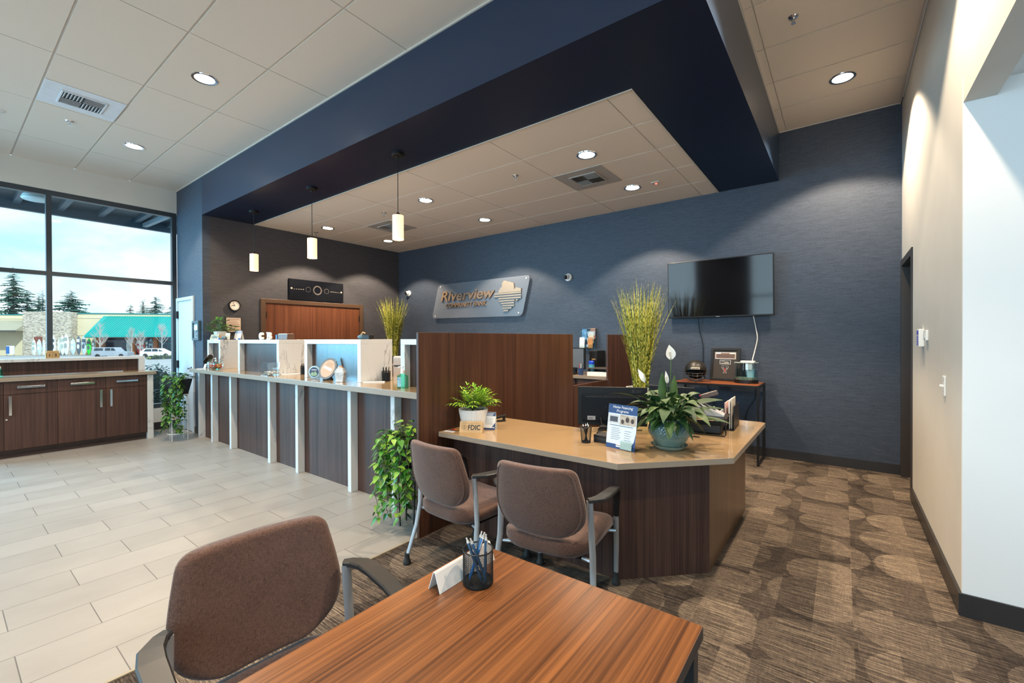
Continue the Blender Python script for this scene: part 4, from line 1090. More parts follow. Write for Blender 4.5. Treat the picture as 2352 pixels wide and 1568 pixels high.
def framed(name, label, loc, R3, w_, h_, fw, fd, fmat, art, mat_=None):
    """framed picture standing in a local plane: x across, z up, front towards -y"""
    r = thing(name, label, 'picture', loc); r.rotation_euler = R3
    mb = MB()
    for b in ((-w_ / 2, w_ / 2, h_ - fw, h_), (-w_ / 2, w_ / 2, 0, fw), (-w_ / 2, -w_ / 2 + fw, fw, h_ - fw), (w_ / 2 - fw, w_ / 2, fw, h_ - fw)): mb.box(b[0], b[1], -fd, 0, b[2], b[3])
    mb.build('frame', fmat, r, bevel=.002); MB().box(-w_ / 2 + fw, w_ / 2 - fw, -fd * .5, -.001, fw, h_ - fw).build('backing', mat_ or M['paper'], r)
    art(r, -fd * .5 - .0008); return r
def art_doc(r, y):
    mb = MB()
    for k in range(7): mb.box(-.085, .085 - .02 * (k % 3), y - .0006, y, .045 + k * .026, .053 + k * .026)
    mb.build('printed_lines', P('brown print', (.35, .22, .15), .7), r)
framed('framed_notice', 'framed notice with brown text lines on the wall below the clock', (XJ + .012, 2.885, 1.565), (0, 0, PI / 2), .23, .245, .008, .012, M['blackpl'], art_doc, P('pale notice paper', (.62, .48, .38), .7, 0, .04))
def art_photo(r, y):
    mb = MB(); mb.box(-.09, .09, y - .0006, y, .16, .24); mb.m = 1
    q = random.Random(3)
    for k in range(26): mb.box(*(lambda a, c: (a, a + .022, y - .0008, y, c, c + .02))(q.uniform(-.09, .065), q.uniform(.05, .14)))
    mb.build('printed_photo', [M['paper'], M['greypr']], r)
framed('framed_photo', 'small framed photograph in a deep frame beside the pale door', (-7.925, YJ - .001, 1.44), (0, 0, 0), .27, .30, .035, .04, P('teal grey frame', (.05, .09, .11), .35), art_photo, P('dim photo print', (.25, .27, .28), .5))

# keypad, plate and switch on the right wall
r = thing('alarm_keypad', 'white alarm keypad with blue buttons on the pale right wall', 'keypad', (XE, 4.615, 1.445))
MB().box(-.032, 0, -.055, .055, -.068, .068).build('housing', M['white'], r, bevel=.004)
mb = MB(); mb.box(-.034, -.0322, -.04, .04, .025, .055)
for k in range(4):
    for j in range(3): mb.box(-.034, -.0322, -.038 + j * .028, -.018 + j * .028, -.055 + k * .018, -.043 + k * .018)
mb.build('buttons', P('blue keypad', (.12, .12, .55), .4), r)
r = thing('sensor_plate', 'blank white sensor plate beside the alarm keypad', 'wall plate', (XE, 4.41, 1.463))
MB().box(-.016, 0, -.05, .05, -.037, .037).build('plate', M['white'], r, bevel=.003); MB().box(-.019, -.016, -.03, .03, -.02, .02).build('cover', M['white'], r, bevel=.001)
r = thing('light_switch', 'white toggle light switch on the pale right wall', 'light switch', (XE, 3.715, 1.152))
MB().box(-.008, 0, -.036, .036, -.060, .060).build('plate', M['white'], r, bevel=.003); MB().cbox((-.014, 0, .0), (.022, .010, .014), M3=Matrix.Rotation(.35, 3, 'Y')).build('toggle', M['white'], r, bevel=.002)
mb = MB()
for z in (-.035, .035): mb.lathe([(.0, .0095), (.004, .0085)], (0, 0, z), 10, Matrix.Rotation(-PI / 2, 3, 'Y'))
mb.build('screws', M['greypr'], r)

# ================================================================== console table display
HT = .908
r = thing('football_helmet', 'black football helmet with face mask on the console table', 'helmet', (-1.475, 5.80, HT), .22)
mb = MB(); n = 26
def shell(u, v):
    a = (u - .5) * 2 * PI; th = v * 2.05; fr = math.cos(a)             # a=0 faces front (-y)
    lim = 2.05 - .62 * max(0, fr) ** .7 * 1.0
    th = v * lim; x = .125 * math.sin(th) * math.sin(a); y = -.140 * math.sin(th) * math.cos(a) + .01; z = .14 + .125 * math.cos(th)
    return (x, y, max(z, .045))
mb.grid(shell, 40, 16); s_ = mb.build('shell', P('matte black helmet shell', (.016, .014, .012), .42, 0, .05), r)
MB().sphere((0, .01, .125), .112, 20, (1, 1.05, .9)).build('padding', P('matte black padding', (.008, .008, .008), .95, Specular_IOR_Level=.1), r)
mb = MB(); mb.box(-.052, .052, -.150, -.140, .155, .182); mb.build('front_bumper', M['ivory'], r, bevel=.004)
MB().text('RAIDERS', (0, -.1505, .162), (1, 0, 0), (0, 0, 1), width=.085, cap=.013, bold=.02, align='C').build('lettering', M['blackpr'], r)
mb = MB()
def arc(z, k, rad=.145): return [(rad * .93 * math.sin(a), -.03 - (rad - .005) * math.cos(a) * k, z + .012 * (abs(a) / 1.4)) for a in [(-1.35 + 2.7 * i / 14) for i in range(15)]]
for z, k in ((.105, .95), (.075, 1.0), (.030, .95)): mb.tube(arc(z, k), .0042, 7)
for x in (-.075, -.026, .026, .075):
    yy = lambda k: -.03 - .140 * k * math.sqrt(max(0, 1 - (x / .135) ** 2)); mb.tube([(x, yy(.95), .105), (x, yy(1.0), .075), (x * .9, yy(.95), .030)], .004, 7)
for s in (-1, 1): mb.tube([(s * .132, -.055, .117), (s * .128, -.02, .15)], .004, 7)
mb.build('face_mask', P('dark nickel mask', (.05, .048, .045), .3, .5), r)
MB().tube([(-.09, -.10, .045), (-.05, -.135, .028), (0, -.15, .012), (.05, -.135, .028), (.09, -.10, .045)], [.006, .008, .014, .008, .006], 8).build('chin_strap', P('dark chin strap', (.06, .06, .06), .6), r)
def art_team(r, y):
    mb = MB(); q = random.Random(5)
    mb.box(-.12, .12, y - .0006, y, .275, .358); mb.m = 1; mb.box(-.115, .115, y - .0009, y - .0006, .280, .352); mb.m = 2
    for row in range(4):
        for k in range(17): x = -.098 + k * .0117 + (row % 2) * .005; mb.box(x, x + .007, y - .0013, y - .0009, .288 + row * .012, .298 + row * .012)
    mb.m = 0
    mb.box(-.11, -.055, y - .0013, y - .0009, .340, .350); mb.box(.05, .11, y - .0013, y - .0009, .340, .350)
    mb.build('team_photo', [M['paper'], P('dim photo brown', (.20, .11, .08), .6), M['blackpr']], r)
    mb = MB(); mb.box(-.065, .065, y - .0006, y, .205, .262); mb.m = 1; mb.box(-.057, .057, y - .0010, y - .0006, .212, .256); mb.m = 2; mb.box(-.008, .04, y - .0014, y - .001, .231, .238); mb.box(-.045, -.008, y - .0014, y - .001, .243, .248); mb.box(-.046, .046, y - .0014, y - .001, .217, .223)
    mb.build('name_plate', [M['greypr'], M['blackpr'], M['ivory']], r)
    def TT(s_, z0, m_, yy, mb):
        mb.m = m_; d = lambda x0, x1, a, b: mb.box(x0 * s_, x1 * s_, yy - .0005, yy, z0 + a * s_, z0 + b * s_); return d
    mb = MB()
    for m_, g, yy in ((0, .0045, y), (1, 0, y - .0007)):
        def d(x0, x1, a, b): mb.m = m_; mb.box(x0 - g, x1 + g, yy - .0005, yy, a - g, b + g)
        d(-.036, .036, .170, .184); d(-.036, -.024, .160, .17); d(.024, .036, .160, .17); d(-.011, .011, .135, .184)
        d(-.024, .024, .140, .150); d(-.008, .008, .105, .15); d(-.016, .016, .098, .106)
    mb.m = 2; mb.box(-.004, .004, y - .0018, y - .0012, .108, .15); mb.box(-.019, .019, y - .0018, y - .0012, .143, .148)
    mb.build('team_emblem', [M['greypr'], M['blackpr'], M['red']], r)
framed('framed_team_picture', 'black framed team picture with double T emblem on the console table', (-1.185, 6.03, HT + .003), (math.radians(-9), 0, -.05), .345, .415, .030, .022, M['blackpl'], art_team, P('dark brown mat board', (.030, .025, .023), .8, 0, .05))
r = thing('fish_tank', 'small curved fish tank with filter on the console table', 'fish tank', (-.925, 5.86, HT))
def dshape(w_, d_, n=14): return [(w_ * math.cos(a), -d_ * math.sin(a) ** 1.0) for a in [PI * i / n for i in range(n + 1)]]
ds = [(x, y + .07) for x, y in dshape(.13, .135)]
mb = MB(); mb.grid(lambda u, v: (ds[min(int(u * 14 + .5), 14)][0], ds[min(int(u * 14 + .5), 14)][1], .04 + .205 * v), 14, 1); mb.grid(lambda u, v: (-.13 + .26 * u, .07, .04 + .205 * v), 2, 1)
mb.build('glass_bowl', glass('tank glass', (.86, .93, .93), .25), r, recalc=False)
mb = MB(); mb.tube([(x, y, .245) for x, y in ds] + [(ds[0][0], ds[0][1], .245)], .0028, 6, cap=False); mb.build('rim', P('pale green glass rim', (.45, .55, .52), .2), r)
MB().prism(ds, 0, .042).build('base', M['blackpl'], r, bevel=.003)
MB().prism([(x * .96, (y - .07) * .96 + .07) for x, y in ds], .043, .165).build('water', glass('tank water', (.58, .80, .86), .08), r)
MB().prism([(x * .94, (y - .07) * .94 + .07) for x, y in ds], .044, .070).build('gravel', P('pale tank gravel', (.55, .42, .28), .8, 0, .4, 90), r)['kind'] = 'stuff'
MB().box(.0, .075, -.01, .06, .160, .235).box(.015, .09, .0, .065, .06, .165).build('filter', P('pale filter box', (.55, .68, .74), .3, 0, .04), r, bevel=.004)
MB().box(-.05, .10, -.03, .068, .246, .268).build('lid', M['white'], r, bevel=.005)
# ================================================================== mesh pen cups and pens
def mesh_cup(name, label, loc, rb, rt, h, nu, nv, wire, group=None):
    r = thing(name, label, 'pen cup', loc, 0, group)
    mb = MB(); rr = lambda v: rb + (rt - rb) * v; vs = []; fs = []
    for j in range(nv + 1):
        for i in range(nu):
            a = 2 * PI * (i + .5 * (j % 2)) / nu; v = j / nv; vs.append((rr(v) * math.cos(a), rr(v) * math.sin(a), .006 + (h - .009) * v))
    for j in range(0, nv - 1):
        for i in range(nu):
            k = 0 if j % 2 else -1
            # diamonds between three rows
            a_ = j * nu + i; l_ = (j + 1) * nu + (i + k) % nu; r_ = (j + 1) * nu + (i + k + 1) % nu; t_ = (j + 2) * nu + i
            fs.append((a_, r_, t_, l_))
    mb.add(vs, fs, False)
    o = mb.build('mesh_wall', M['blackmetal'], r, recalc=False)
    wm = o.modifiers.new('w', 'WIREFRAME'); wm.thickness = wire; wm.use_boundary = True; wm.use_replace = True; wm.use_even_offset = False
    MB().tube([(rt * math.cos(2 * PI * k / 28), rt * math.sin(2 * PI * k / 28), h) for k in range(29)], .0022, 8, cap=False).build('rim', M['blackmetal'], r)
    MB().lathe([(.0, .001), (rb, 0), (rb * 1.03, .003), (rb * 1.0, .010), (rb * .96, .006), (.0, .006)], n=28).build('base', M['blackmetal'], r)
    return r
def pen(label, base, top, body, tip, r0=.0042, group=None, clip=True):
    b, tp = Vector(base), Vector(top); r = thing('ballpoint_pen', label, 'pen', base, 0, group)
    d = tp - b; u = d.normalized()
    MB().tube([u * .0, u * .012, d * .88], [.0012, r0, r0], 10).build('barrel', body, r)
    MB().tube([d * .88, d * .93, d * .932, d], [r0, r0 * .9, r0 * .55, r0 * .55], 10).build('push_button', tip, r)
    if clip:
        sd = u.cross(Vector((0, 0, 1))).normalized()
        MB().strip([d * .90 + sd * r0, d * .89 + sd * r0 * 2.1, d * .66 + sd * r0 * 1.5], .003, .0014, up=sd).build('clip', tip, r)
    return r
TZ = .745
cx, cy_ = -.838, .945
mesh_cup('mesh_pen_cup', 'round black mesh pen cup full of blue pens on the walnut table', (cx, cy_, TZ), .043, .043, .098, 44, 32, .0012)
MB_base = None
BPEN = P('steel blue pen barrel', (.035, .085, .15), .35); SPEN = P('pale silver pen clip', (.58, .56, .52), .3, .3)
PN = ['blue pen leaning left at the left rim of the mesh cup', 'blue pen second from the left in the mesh cup', 'blue pen standing behind the middle of the mesh cup',
      'bright blue pen slanting to the right in the mesh cup', 'blue pen standing upright at the right of the mesh cup', 'black pen lying diagonally low inside the mesh cup']
rt_ = Vector((.798, .602, 0)); bk = Vector((-.602, .798, 0))
def inc(a, c, z): p = rt_ * a + bk * c; return (cx + p.x, cy_ + p.y, TZ + z)
for l, b, tp, m_ in zip(PN, ((.012, -.012, .008), (.024, -.006, .008), (-.022, .010, .008), (-.026, .0, .008), (.021, -.016, .008), (.024, .020, .008)),
                        ((-.034, .004, .128), (-.021, -.008, .131), (.010, .018, .140), (.019, .004, .143), (.024, -.014, .146), (-.026, .018, .088)), (BPEN, BPEN, BPEN, P('bright blue pen barrel', (.02, .16, .42), .3), BPEN, M['blackpl'])):
    pen(l, inc(*b), inc(*tp), m_, SPEN if m_ is not M['blackpl'] else M['blackpl'], .0044, 'pens in the mesh cup on the walnut table')
# folded sign tent
mb = MB(); A, B_, C_ = (-.879, -.047), (-.927, -.047), 0
prof = [(-.0235, 0), (-.005, .050), (-.002, .054), (.002, .054), (.005, .050), (.0235, 0), (.0215, 0), (.003, .0495), (0, .0515), (-.003, .0495), (-.0215, 0)]
mb.ext([(x, -.119, z) for x, z in prof], (0, .238, 0))
r = mb.build('desk_tent_sign', M['white'], None, (-.903, .957 - .0, TZ)); r.location.x = -.9065
tag(r, 'blank white folded tent sign behind the mesh pen cup on the walnut table', 'tent sign')

# ================================================================== reception desk things
DZ = .745
def tent_card(name, label, loc, rz, w_, h_, dep, art, cat='brochure stand'):
    r = thing(name, label, cat, loc, rz)
    mb = MB(); e = dep
    mb.ext([(-w_ / 2, 0, 0), (-w_ / 2, e * .48, h_), (-w_ / 2, e * .52, h_), (-w_ / 2, e, 0), (-w_ / 2, e - .003, 0), (-w_ / 2, e * .5, h_ - .006), (-w_ / 2, .003, 0)], (w_, 0, 0))
    mb.build('card', M['paper'], r); n = Vector((0, -h_, e * .48)).normalized(); U = Vector((0, e * .48, h_)).normalized()
    art(r, n * .0008, U, h_); return r
def patch(mb, x0, x1, a, b, N_, U): mb.add([N_ + U * a + Vector((x0, 0, 0)), N_ + U * a + Vector((x1, 0, 0)), N_ + U * b + Vector((x1, 0, 0)), N_ + U * b + Vector((x0, 0, 0))], [(0, 1, 2, 3)], False)
def art_rate(r, N_, U, h_):
    mb = MB(); w_ = .047; patch(mb, -w_, w_, h_ * .79, h_ * 1.0, N_, U); patch(mb, -w_, w_, 0, h_ * .09, N_, U)
    mb.add([N_ + U * .09 * h_ + Vector((w_ * .3, 0, 0)), N_ + U * .09 * h_ + Vector((w_, 0, 0)), N_ + U * .42 * h_ + Vector((w_, 0, 0))], [(0, 1, 2)], False)
    mb.m = 1; N2 = N_ * 2
    for k in range(3): patch(mb, -.034 + .004 * k, .036 - .006 * k, h_ * (.93 - .055 * k), h_ * (.955 - .055 * k), N2, U)
    patch(mb, .0, .042, h_ * .10, h_ * .15, N2, U); mb.m = 2
    for k in range(6): patch(mb, -.036, .03 - .008 * (k % 2), h_ * (.30 + .07 * k), h_ * (.315 + .07 * k), N_, U)
    mb.build('printing', [M['bluepr'], M['paper'], M['greypr']], r)
tent_card('rate_card', 'small blue and white folded rate card right of the potted palm', (-2.185, 2.60, DZ), .35, .094, .132, .05, art_rate)
def plaque(label, loc, rz, dark):
    r = thing('wooden_plaque', label, 'plaque', loc, rz)
    U = Vector((0, .32, 1)).normalized(); N_ = Vector((0, -1, .32)).normalized() * .0012
    mb = MB(); mb.ext([(-.088, 0, 0), (-.088, .026, .080), (-.088, .040, .080), (-.088, .062, 0)], (.176, 0, 0)); mb.build('block', M['goldwood'], r, bevel=.001)
    mb = MB(); mb.text('FDIC', N_ + U * .022 + Vector((-.022, 0, 0)), (1, 0, 0), U, cap=.036, width=.094, bold=.022, depth=.0006); mb.m = 1
    for k in range(2): patch(mb, -.066, .066, (.070, .013)[k], (.0725, .0145)[k], N_, U)
    for ro in (.019, .012):
        n = 24; A = [N_ + U * (.041 + ro * math.sin(2 * PI * k / n)) + Vector((-.049 + ro * math.cos(2 * PI * k / n), 0, 0)) for k in range(n)]; B = [N_ + U * (.041 + (ro - .0022) * math.sin(2 * PI * k / n)) + Vector((-.049 + (ro - .0022) * math.cos(2 * PI * k / n), 0, 0)) for k in range(n)]
        mb.add(A + B, [(k, (k + 1) % n, n + (k + 1) % n, n + k) for k in range(n)], False)
    patch(mb, -.052, -.046, .028, .054, N_, U)
    mb.build('lettering', [M['blackpr'], P('engraved brown', (.30, .19, .08), .6)], r)
    return r
plaque('pale wood block plaque with black capital letters in front of the potted palm', (-2.222, 2.428, DZ), .52, False)
o = MB(); o.box(-.045, .045, -.028, .028, 0, .0006); o.m = 1; o.box(-.045, .045, .018, .028, .0006, .0009); o.box(-.045, .045, -.028, -.018, .0006, .0009)
o.text('VISA', (-.03, -.010, .0008), (1, 0, 0), (0, 1, 0), cap=.018, width=.06, shear=.25, bold=.02, depth=.0003)
tag(o.build('card_sticker', [M['paper'], P('navy print', (.02, .02, .12), .5)], None, (-2.385, 2.368, DZ), (0, 0, .1)), 'white and navy payment card sticker at the desk corner by the divider', 'sticker')
o = MB(); o.box(-.042, .042, -.026, .026, 0, .0006); o.m = 1; o.cyl((-.012, 0, 0), .020, .0006, .0010, 24); o.m = 2; o.cyl((.012, 0, 0), .020, .0010, .0013, 24)
tag(o.build('card_sticker', [M['blackpr'], M['red'], M['orange']], None, (-2.396, 2.445, DZ), (0, 0, .1)), 'red and orange circle card sticker on the desk left of the plaque', 'sticker')
r = thing('desk_stapler', 'small black stapler on the desk behind the rate card', 'stapler', (-2.33, 2.90, DZ), 1.0)
MB().box(-.06, .06, -.014, .014, 0, .012).build('base', M['blackpl'], r, bevel=.004); MB().cbox((0, 0, .038), (.125, .026, .022), M3=Matrix.Rotation(-.15, 3, 'Y')).build('arm', M['blackpl'], r, bevel=.006)
MB().box(.035, .055, -.010, .010, .010, .032).build('hinge', M['blackmetal'], r)

def monitor(label, c, rz, w_, h_, z0, foot, logo):
    r = thing('desk_monitor', label, 'monitor', (c[0], c[1], DZ), rz)
    z0 -= DZ
    MB().box(-w_ / 2, w_ / 2, 0, .020, z0, z0 + h_).build('bezel', P('satin black bezel', (.010, .012, .015), .45, Specular_IOR_Level=.15), r, bevel=.004)
    MB().box(-w_ / 2 + .015, w_ / 2 - .015, .0205, .0215, z0 + .02, z0 + h_ - .015).build('screen', M['screen'], r)
    b = MB().box(-w_ / 2 + .03, w_ / 2 - .03, -.022, 0, z0 + .03, z0 + h_ - .055).build('rear_housing', P('satin black housing', (.008, .010, .014), .5, Specular_IOR_Level=.08), r, bevel=.012)
    mb = MB()
    for k in range(26): mb.box(-w_ / 2 + .06 + k * .016, -w_ / 2 + .072 + k * .016, -.0225, -.021, z0 + h_ - .078, z0 + h_ - .071)
    mb.build('vent_slots', M['blackpr'], b)
    mb = MB(); mb.box(-w_ / 2 + .075, -w_ / 2 + .135, -.0226, -.021, z0 + .045, z0 + .075); mb.m = 1
    for k in range(3): mb.box(-w_ / 2 + .08, -w_ / 2 + .13 - .015 * (k % 2), -.0230, -.0226, z0 + .05 + k * .007, z0 + .053 + k * .007)
    for x in (-.05, .05):
        for z in (.5, .78): mb.cyl((x, -.022, z0 + h_ * z), .004, 0, .001, 8, Matrix.Rotation(PI / 2, 3, 'X'))
    mb.build('rating_label', [M['greypr'], M['blackpr']], b)
    if logo: MB().text('acer', (w_ / 2 - .12, -.0005, z0 + h_ - .043), (1, 0, 0), (0, 0, 1), cap=.036, width=.085, shear=.2, bold=.02, depth=.0012).build('logo', P('gloss black logo', (.035, .037, .042), .2), r)
    s_ = MB().box(-.03, .03, -.035, -.01, .008, z0 + h_ * .45).build('stand', M['blackpl'], r, bevel=.004)
    mb = MB()
    if foot == 'V':
        for s in (-1, 1): mb.strip([(0, -.02, .008), (s * .10, .09, .006)], .03, .011); mb.strip([(0, -.02, .008), (s * .11, -.085, .006)], .03, .011)
    else: mb.prism([(-.11, -.09), (.11, -.09), (.09, .08), (-.09, .08)], 0, .012)
    mb.build('foot', M['blackpl'], r, bevel=.002)
    MB().tube([(-.09, -.025, z0 + .065), (-.08, -.06, z0 + .02), (-.03, -.075, .03), (.08, -.06, .006), (.22, -.04, .006)], .004, 7).build('signal_cable', M['blackpl'], r)
    return r
a1 = math.atan2(.23, .476)
monitor('black desk monitor seen from behind, left of the peace lily behind the leaning brochure stand', (-1.428, 3.185), a1, .528, .300, .770, 'flat', True)
monitor('second black desk monitor seen from behind, behind the peace lily', (-1.02, 3.31), -.05, .34, .285, .805, 'V', False)
mesh_cup('mesh_pen_cup', 'black mesh pen cup in front of the left desk monitor', (-1.385, 2.665, DZ), .030, .038, .105, 30, 22, .0016)
q = random.Random(6)
for k, l in enumerate(['white capped pen at the left of the desk mesh cup', 'white capped pen at the centre of the desk mesh cup', 'white capped pen at the right of the desk mesh cup', 'white capped pen at the back of the desk mesh cup']):
    dx, dy = ((-.022, -.004), (.004, -.012), (.018, .004), (.002, .02))[k]
    pen(l, (-1.385 - dx * .5, 2.665 - dy * .5, DZ + .008), (-1.385 + dx, 2.665 + dy, DZ + .122 + .006 * (k % 2)), M['blackpl'], M['white'], .004, 'pens in the desk mesh cup', False)
r = thing('computer_mouse', 'black computer mouse between pen cup and monitor', 'mouse', (-1.40, 2.93, DZ), .9)
MB().sphere((0, 0, .0), .05, 18, (.62, 1.1, .62)).build('body', M['blackpl'], r)
for v in r.children[0].data.vertices: v.co.z = max(v.co.z, 0)
MB().box(-.003, .003, -.040, -.018, .022, .031).build('scroll_wheel', M['rubber'], r, bevel=.001)
MB().tube([(0, -.05, .006), (.03, -.10, .003), (.0, -.16, .003), (-.06, -.20, .003)], .002, 6).build('cord', M['blackpl'], r)
r = thing('card_terminal', 'small black box beside the loan brochure stand', 'card terminal', (-1.285, 2.765, DZ), -.1)
MB().box(-.062, .062, -.06, .05, 0, .052).build('body', M['blackpl'], r, bevel=.004); MB().box(-.05, .05, -.0615, -.060, .02, .034).build('slot', M['blackpr'], r)

# loan brochure in acrylic stand
r = thing('brochure_stand', 'leaning acrylic stand with Home Financing Programs sheet on the desk', 'brochure stand', (-1.125, 2.625, DZ), math.atan2(-.046, .214))
U = Vector((0, .145, 1)).normalized(); N_ = Vector((0, -1, .145)).normalized()
W2, HH = .108, .279
mb = MB(); mb.add([Vector((x, 0, 0)) + U * a + N_ * o for o in (0, .0025) for x, a in ((-W2 - .002, 0), (W2 + .002, 0), (W2 + .002, HH + .004), (-W2 - .002, HH + .004))], [(0, 1, 2, 3), (7, 6, 5, 4), (0, 4, 5, 1), (1, 5, 6, 2), (2, 6, 7, 3), (3, 7, 4, 0)], False)
mb.box(-W2, W2, .0, .085, .0, .003); mb.build('acrylic_holder', M['clear'], r, recalc=True)
def sheet(mb, x0, x1, a, b, lift): patch(mb, x0, x1, a, b, N_ * (.0026 + lift * .0004), U)
mb = MB(); sheet(mb, -W2, W2, 0, HH, 1)
mb.m = 1; sheet(mb, -W2, W2, HH - .058, HH, 2); sheet(mb, -W2, W2, 0, .028, 2)
n0 = N_ * (.0026 + .0008)
mb.add([n0 + U * 0 + Vector((.045, 0, 0)), n0 + Vector((W2, 0, 0)), n0 + U * .115 + Vector((W2, 0, 0)), n0 + U * .06 + Vector((.098, 0, 0)), n0 + U * .025 + Vector((.078, 0, 0))], [(0, 1, 2, 3, 4)], False)
mb.m = 2; mb.text('Home Financing', n0 + U * (HH - .024) + Vector((0, 0, 0)) + N_ * .0006, (1, 0, 0), U, cap=.0165, width=.15, shear=.2, bold=.006, align='C', depth=.0003)
mb.text('Programs', n0 + U * (HH - .048) + N_ * .0006, (1, 0, 0), U, cap=.0165, width=.09, shear=.2, bold=.006, align='C', depth=.0003)
mb.m = 3; sheet(mb, -W2 + .004, -.022, HH - .122, HH - .066, 2); mb.m = 4; sheet(mb, -W2 + .016, -.032, HH - .112, HH - .078, 3)
mb.m = 5; sheet(mb, -.016, W2 - .004, HH - .125, HH - .062, 2)
mb.m = 6
for x, z, s_ in ((.005, .105, .014), (.040, .09, .017), (.078, .095, .015)):
    n_ = 14; mb.add([n0 + N_ * .001 + U * (HH - z + s_ * math.sin(2 * PI * k / n_)) + Vector((x + s_ * .8 * math.cos(2 * PI * k / n_), 0, 0)) for k in range(n_)], [tuple(range(n_))], False)
mb.m = 7
sheet(mb, -.09, .085, HH - .1355, HH - .1315, 3)
for k in range(7): sheet(mb, -.075 - .0 * k, -.015 + .006 * (k % 3), HH - .150 - k * .0115, HH - .1525 - k * .0115, 3)
for k in range(6): sheet(mb, .025, .075 - .008 * (k % 2), HH - .160 - k * .014, HH - .1625 - k * .014, 3)
mb.m = 2; sheet(mb, -.030, .025, .012, .036, 4)
mb.m = 7; mb.text('Riverview', n0 + N_ * .001 + U * .019 + Vector((-.026, 0, 0)), (1, 0, 0), U, cap=.008, width=.045, shear=.2, bold=.02, depth=.0003)
mb.build('printed_sheet', [P('pale blue paper', (.62, .68, .74), .5, 0, .03), M['bluepr'], M['paper'], P('pale grey print', (.55, .55, .55), .6), P('dark slate print', (.05, .06, .08), .6), P('warm photo print', (.50, .42, .34), .6, 0, .3, 40), P('dark brown print', (.05, .03, .025), .6), P('slate text print', (.10, .14, .22), .6)], r, recalc=False)
mb = MB(); q0 = N_ * .016
mb.add([N_ * .003 + Vector((.0, 0, 0)), N_ * .003 + Vector((.095, 0, 0)), q0 + U * .004 + Vector((.095, 0, 0)), q0 + U * .004, q0 + U * .052, q0 + U * .052 + Vector((.095, 0, 0))], [(0, 1, 2, 3), (3, 2, 5, 4)], False)
mb.build('card_pocket', M['clear'], r, recalc=False)
mb = MB(); mb.add([N_ * .008 + U * a + Vector((x, 0, 0)) for x, a in ((.005, .004), (.088, .004), (.088, .056), (.005, .056))], [(0, 1, 2, 3)], False)
mb.build('business_cards', P('pale green cards', (.45, .58, .55), .6, 0, .05), r, recalc=False)

# wire organiser, scanner, check reader, file holder
r = thing('wire_desk_shelf', 'black wire desk shelf to the right of the peace lily', 'desk shelf', (-.795, 3.475, DZ), .12)
mb = MB()
for y in (-.10, .16): mb.tube([(-.125, y, .02), (-.125, y, .004), (.115, y, .004), (.125, y, .014), (.125, y, .118), (.13, y, .125)], .0042, 8); mb.tube([(-.125, y, .004), (-.125, y, .125)], .0042, 8)
for x in (-.125, .13): mb.tube([(x, -.10, .125), (x, .16, .125)], .0042, 8)
mb.build('wire_frame', M['blackmetal'], r)
MB().box(-.125, .13, -.10, .16, .124, .128).build('top_tray', M['blackmetal'], r)
r = thing('receipt_printer', 'black label printer under the wire desk shelf', 'printer', (-.80, 3.49, DZ + .0045), .12)
MB().box(-.10, .095, -.07, .12, 0, .065).build('body', M['blackpl'], r, bevel=.01); MB().box(-.05, .06, -.072, -.068, .035, .045).build('paper_slot', M['blackpr'], r)
r = thing('check_scanner', 'grey wedge shaped desktop scanner on top of the wire shelf', 'scanner', (-.775, 3.50, DZ + .1285), .12)
mb = MB(); mb.ext([(-.115, -.05, .0), (.085, -.05, .0), (.085, -.05, .012), (-.115, -.05, .105), ], (0, .11, 0)); mb.build('sloped_tray', P('pale grey plastic', (.42, .43, .46), .4, 0, .04), r, bevel=.003)
mb = MB(); mb.cbox((-.02, .005, .066), (.10, .07, .004), M3=Matrix.Rotation(.44, 3, 'Y')); mb.build('dark_recess', P('slate plastic', (.10, .11, .13), .4), r)
MB().cbox((-.055, .02, .105), (.02, .05, .06)).cbox((-.02, .02, .15), (.12, .06, .035), M3=Matrix.Rotation(-.35, 3, 'Y')).build('scan_head', P('brown grey plastic', (.10, .075, .07), .4), r, bevel=.006)
MB().box(-.085, -.075, -.005, .045, .135, .145).build('red_window', M['red'], r)
r = thing('file_holder', 'black upright file holder with papers at the end of the desk', 'file holder', (-.665, 3.80, DZ), .05)
MB().box(.0, .006, -.155, .14, 0, .185).box(-.15, .0, .134, .14, 0, .12).box(-.15, 0, -.155, .14, 0, .005).build('holder_panels', M['blackpl'], r, bevel=.002)
mb = MB()
for x in (-.05, -.10, -.15): mb.tube([(x, -.15, .005), (x + .02, -.10, .09), (x, .13, .10)], .003, 6)
mb.build('wire_dividers', M['blackmetal'], r)
for k, (x, h_, m_, l) in enumerate(((-.012, .235, M['ivory'], 'cream paper bundle nearest the black panel of the file holder'), (-.026, .225, M['paper'], 'white paper bundle second in the file holder'), (-.043, .205, P('pink paper', (.62, .40, .38), .8), 'pinkish paper sheet in the file holder'), (-.11, .155, P('mint paper', (.36, .58, .47), .8), 'mint green note leaning in the file holder'), (-.07, .14, P('grey blue paper', (.36, .42, .50), .8), 'grey blue card low in the file holder'))):
    o = MB().box(-.004, .004, -.09, .09, 0, h_ - .006).build('paper_bundle', m_, None, (-.665 + x - .006, 3.79 - .02 * k, DZ + .0065), (0, (-.0, -.0, -.04, -.22, -.1)[k], .05 + (.12 if k == 3 else 0)))
    tag(o, l, 'paper', 'papers in the file holder')
